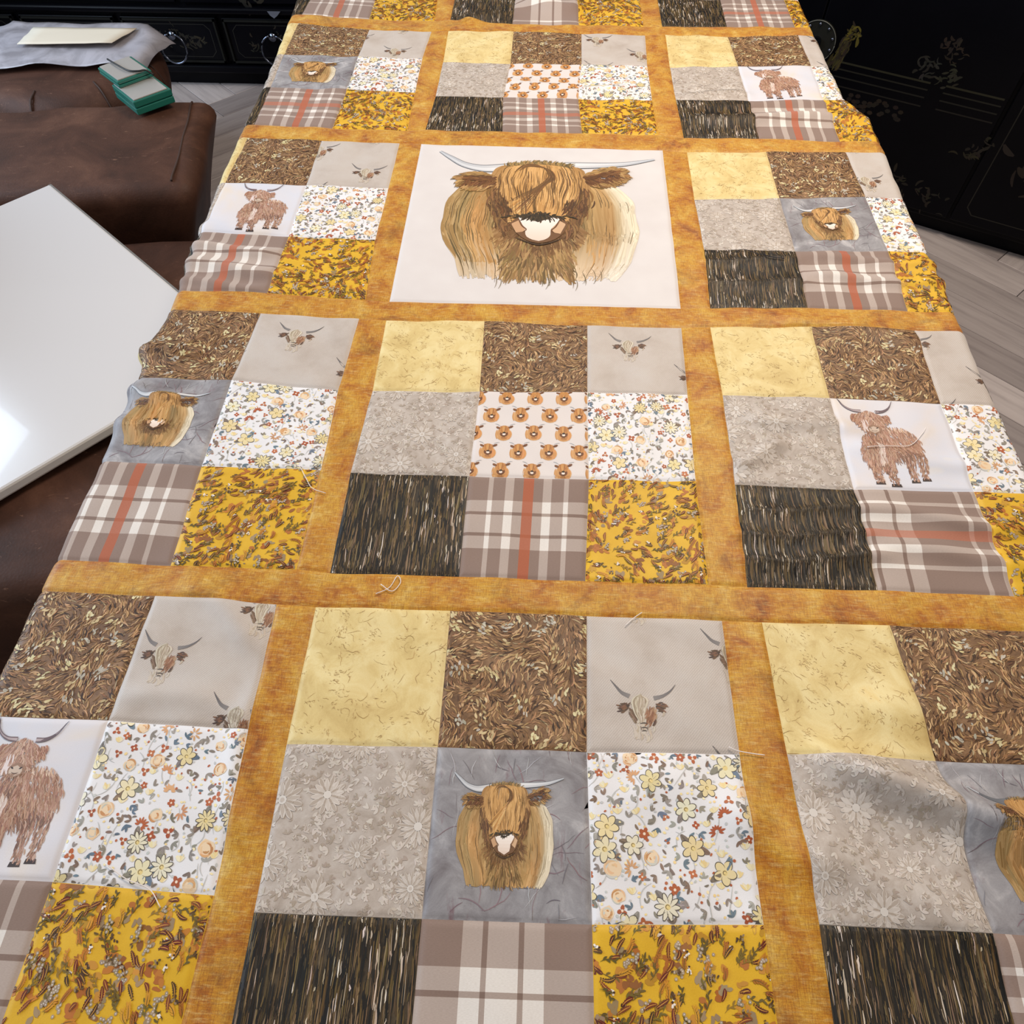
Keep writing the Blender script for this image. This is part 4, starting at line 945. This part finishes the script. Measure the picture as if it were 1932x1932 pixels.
def foliage(k, cx, cz, n, r, cols):
    for i in range(n):
        p = np.array([cx, cz])+rng.normal(0, r*.5, 2); an = U(0, 6.28); k.stroke(curve(p, p+np.array([math.cos(an), math.sin(an)])*r*U(.3, .8), U(-.3, .3), 5), r*U(.1, .28), pick(cols, 6))
GOLD = [(26, 23, 14), (32, 27, 15), (22, 20, 13), (34, 26, 14)]
def face_fn(yf): return lambda V, off: np.stack([V[:, 0], np.full(len(V), yf)-off, V[:, 1]], 1)
steel_ring = bpy.data.meshes.new('ring_handle')
_pts = [(.046*math.sin(t), -.012-.010*(1-math.cos(t)), -.046+.046*math.cos(t)) for t in np.linspace(.25, 2*math.pi-.25, 30)]
steel_ring = tube_me('ring_handle', _pts, .0033, 8); steel_ring.materials.append(MAT['steel'])
for q, cx in enumerate((-1.310, -.935, -.560, -.185, .190, .565, .940)):
    dr = bm_obj('drawer', box_bm(cx-.176, cx+.176, .004, .03, .094, .246, .003), 'lacquer', sb)
    bmf = bmesh.new(); 
    for (a0, a1, b0, b1) in ((cx-.172, cx+.172, .098, .104), (cx-.172, cx+.172, .236, .242), (cx-.172, cx-.166, .098, .242), (cx+.166, cx+.172, .098, .242)): box_bm(a0, a1, -.003, .006, b0, b1, 0, 1, bmf)
    bm_obj('frame_moulding', bmf, 'gold', dr)
    k = Ink(); frame_lines(k, cx-.145, cx+.145, .116, .224, .018, .0022, (26, 25, 21))
    foliage(k, cx+.07, .165, 26, .035, GOLD); foliage(k, cx+.01, .195, 14, .022, GOLD); foliage(k, cx-.08, .150, 14, .025, GOLD)
    if q % 2 == 0 or True:
        sgn = 1 if q % 2 else 0
        if sgn:
            for a in range(5):
                for b in range(5): k.stroke(curve((cx-.105+a*.020, .200-b*.013), (cx-.098+a*.020+U(-.004, .004), .197-b*.013), .3, 3), .0045, (40, 37, 28))
    ink_mesh('gold_painting', k.done(), face_fn(.004), dr, .0006)
    h = link('handle_plate', tube_me('handle_plate', [(cx, .004, .190), (cx, -.010, .190)], .014, 16), 'steel', dr)
    rh = link('ring_handle', steel_ring, None, dr); rh.location = (cx, 0, .198); rh.rotation_euler = (0, 0, 0)
for q in range(4):
    cx = X0+.36+q*.71
    dr = bm_obj('door', box_bm(cx-.345, cx+.345, .004, .03, .292, .845, .003), 'lacquer', sb)
    k = Ink(); frame_lines(k, cx-.32, cx+.32, .315, .82, .02, .003, (26, 25, 21)); foliage(k, cx-.1, .36, 50, .06, GOLD); foliage(k, cx+.16, .42, 40, .06, GOLD); foliage(k, cx-.18, .60, 50, .08, GOLD); foliage(k, cx+.12, .70, 40, .07, GOLD)
    ink_mesh('gold_painting', k.done(), face_fn(.004), dr, .0006)
bmk = bmesh.new(); vs = [bmk.verts.new(p) for p in ((.195, -.012, .276), (.243, -.012, .276), (.232, -.020, .266), (.219, -.024, .258), (.205, -.020, .266))]; bmk.faces.new(vs); 
e = bmesh.ops.extrude_face_region(bmk, geom=list(bmk.faces)); bmesh.ops.translate(bmk, vec=(0, .010, 0), verts=[v for v in e['geom'] if isinstance(v, bmesh.types.BMVert)])
bm_obj('lock_plate', bmk, 'steel', sb)['label'] = 'small bright steel lock plate'

# ------------------------------------------------------------------ black lacquer cabinet at the right, set at an angle
rc = empty('lacquer_cabinet', (.756, 2.364, 0), -.488); tag(rc, 'black lacquer cabinet with round lock plate and painted gold figures', 'cabinet')
bm_obj('body', box_bm(-.55, .95, .02, .40, .05, 1.15, .004), 'lacquer', rc)
bm_obj('plinth', box_bm(-.52, .92, .05, .38, 0, .05, .002), 'lacquer', rc)
bm_obj('cornice', box_bm(-.57, .97, -.02, .42, 1.15, 1.19, .006), 'lacquer', rc)
doors = []
for a0, a1 in ((-.53, -.002), (.002, .53), (.54, .93)): doors.append(bm_obj('door', box_bm(a0, a1, .004, .03, .07, 1.13, .003), 'lacquer', rc))
k = Ink(); GR = [(90, 80, 20), (74, 66, 18), (58, 52, 18), (46, 36, 22)]; RD = [(30, 21, 14), (24, 17, 12), (36, 25, 15)]
# robed figure beside the plate
for i in range(90):
    t = U(0, 1); x = .066+.020*(1-t)*0+.018*t+U(-.5, .5)*(.036-.012*t); z = .408+.070*t; k.stroke(curve((x, z), (x-.006, z-.022), U(-.2, .2), 4), .0045, pick([(52, 45, 20), (38, 29, 19), (64, 57, 22), (44, 31, 24)], 6))
for i in range(44):
    p = np.array([.088, .485])+rng.normal(0, .0085, 2); k.stroke(curve(p, p+rng.normal(0, .008, 2), .1, 4), .0055, pick(GR, 8))
k.stroke(curve((.072, .474), (.058, .412), .05, 6), .006, (74, 66, 20)); k.stroke(curve((.104, .480), (.108, .456), .1, 5), .009, (84, 76, 22))
# ledge in the painted scene
for z, wd, cl in ((.413, .005, (38, 37, 22)), (.395, .004, (24, 23, 15)), (.375, .004, (20, 19, 13)), (.352, .004, (19, 16, 11))): k.stroke(np.array([(.05, z), (.33, z)]), wd, cl, None, 'flat'); k.stroke(np.array([(.37, z+.002), (.52, z+.002)]), wd, cl, None, 'flat')
for i in range(46): p = np.array([U(.05, .3), U(.30, .34)]); k.blob(p, .008, .006, pick(RD, 6), 0, 6)
foliage(k, .345, .505, 24, .03, RD); foliage(k, .37, .44, 20, .03, [(40, 42, 30), (34, 34, 22)]); foliage(k, .30, .45, 24, .03, [(34, 34, 30), (28, 26, 22)])
for i in range(16):
    cx, cz = U(.04, .52), U(.10, .30); foliage(k, cx, cz, 10, .035, [(32, 28, 14), (27, 19, 12), (38, 34, 15), (24, 19, 13)])
foliage(k, .25, .80, 40, .06, RD); foliage(k, .40, .95, 30, .06, GR[1:])
k2 = Ink(); foliage(k2, .72, .3, 50, .08, RD); foliage(k2, .75, .6, 50, .08, GR[1:]); frame_lines(k2, .57, .90, .10, 1.09, .02, .003, (26, 24, 18))
ink_mesh('gold_painting', k.done(), face_fn(.004), doors[1], .0006); ink_mesh('gold_painting', k2.done(), face_fn(.004), doors[2], .0006)
def disc(name, cx, cz, y0, y1, r, mat, parent, n=48):
    bm = cyl_bm(0, 0, 0, y1-y0, r, n); bmesh.ops.rotate(bm, cent=(0, 0, 0), matrix=Matrix.Rotation(math.pi/2, 3, 'X'), verts=bm.verts); bmesh.ops.translate(bm, vec=(cx, y1, cz), verts=bm.verts)
    return bm_obj(name, bm, mat, parent)
lp = disc('lock_plate', 0, .45, -.002, .004, .054, 'iron', rc)
link('rim', tube_me('rim', [(.053*math.cos(t), -.003, .45+.053*math.sin(t)) for t in np.linspace(0, 2*math.pi, 60)], .0011, 6), simple('worn_rim', (120, 120, 112), .4, .4), lp)
for q in range(10):
    a = q*2*math.pi/10+.35; bm = bmesh.new(); bmesh.ops.create_uvsphere(bm, u_segments=12, v_segments=8, radius=.0044); bmesh.ops.translate(bm, vec=(.045*math.cos(a), -.003, .45+.045*math.sin(a)), verts=bm.verts)
    bm_obj('stud', bm, 'steel', lp, True)
disc('boss', 0, .45, -.012, -.001, .015, 'steel', lp, 24)
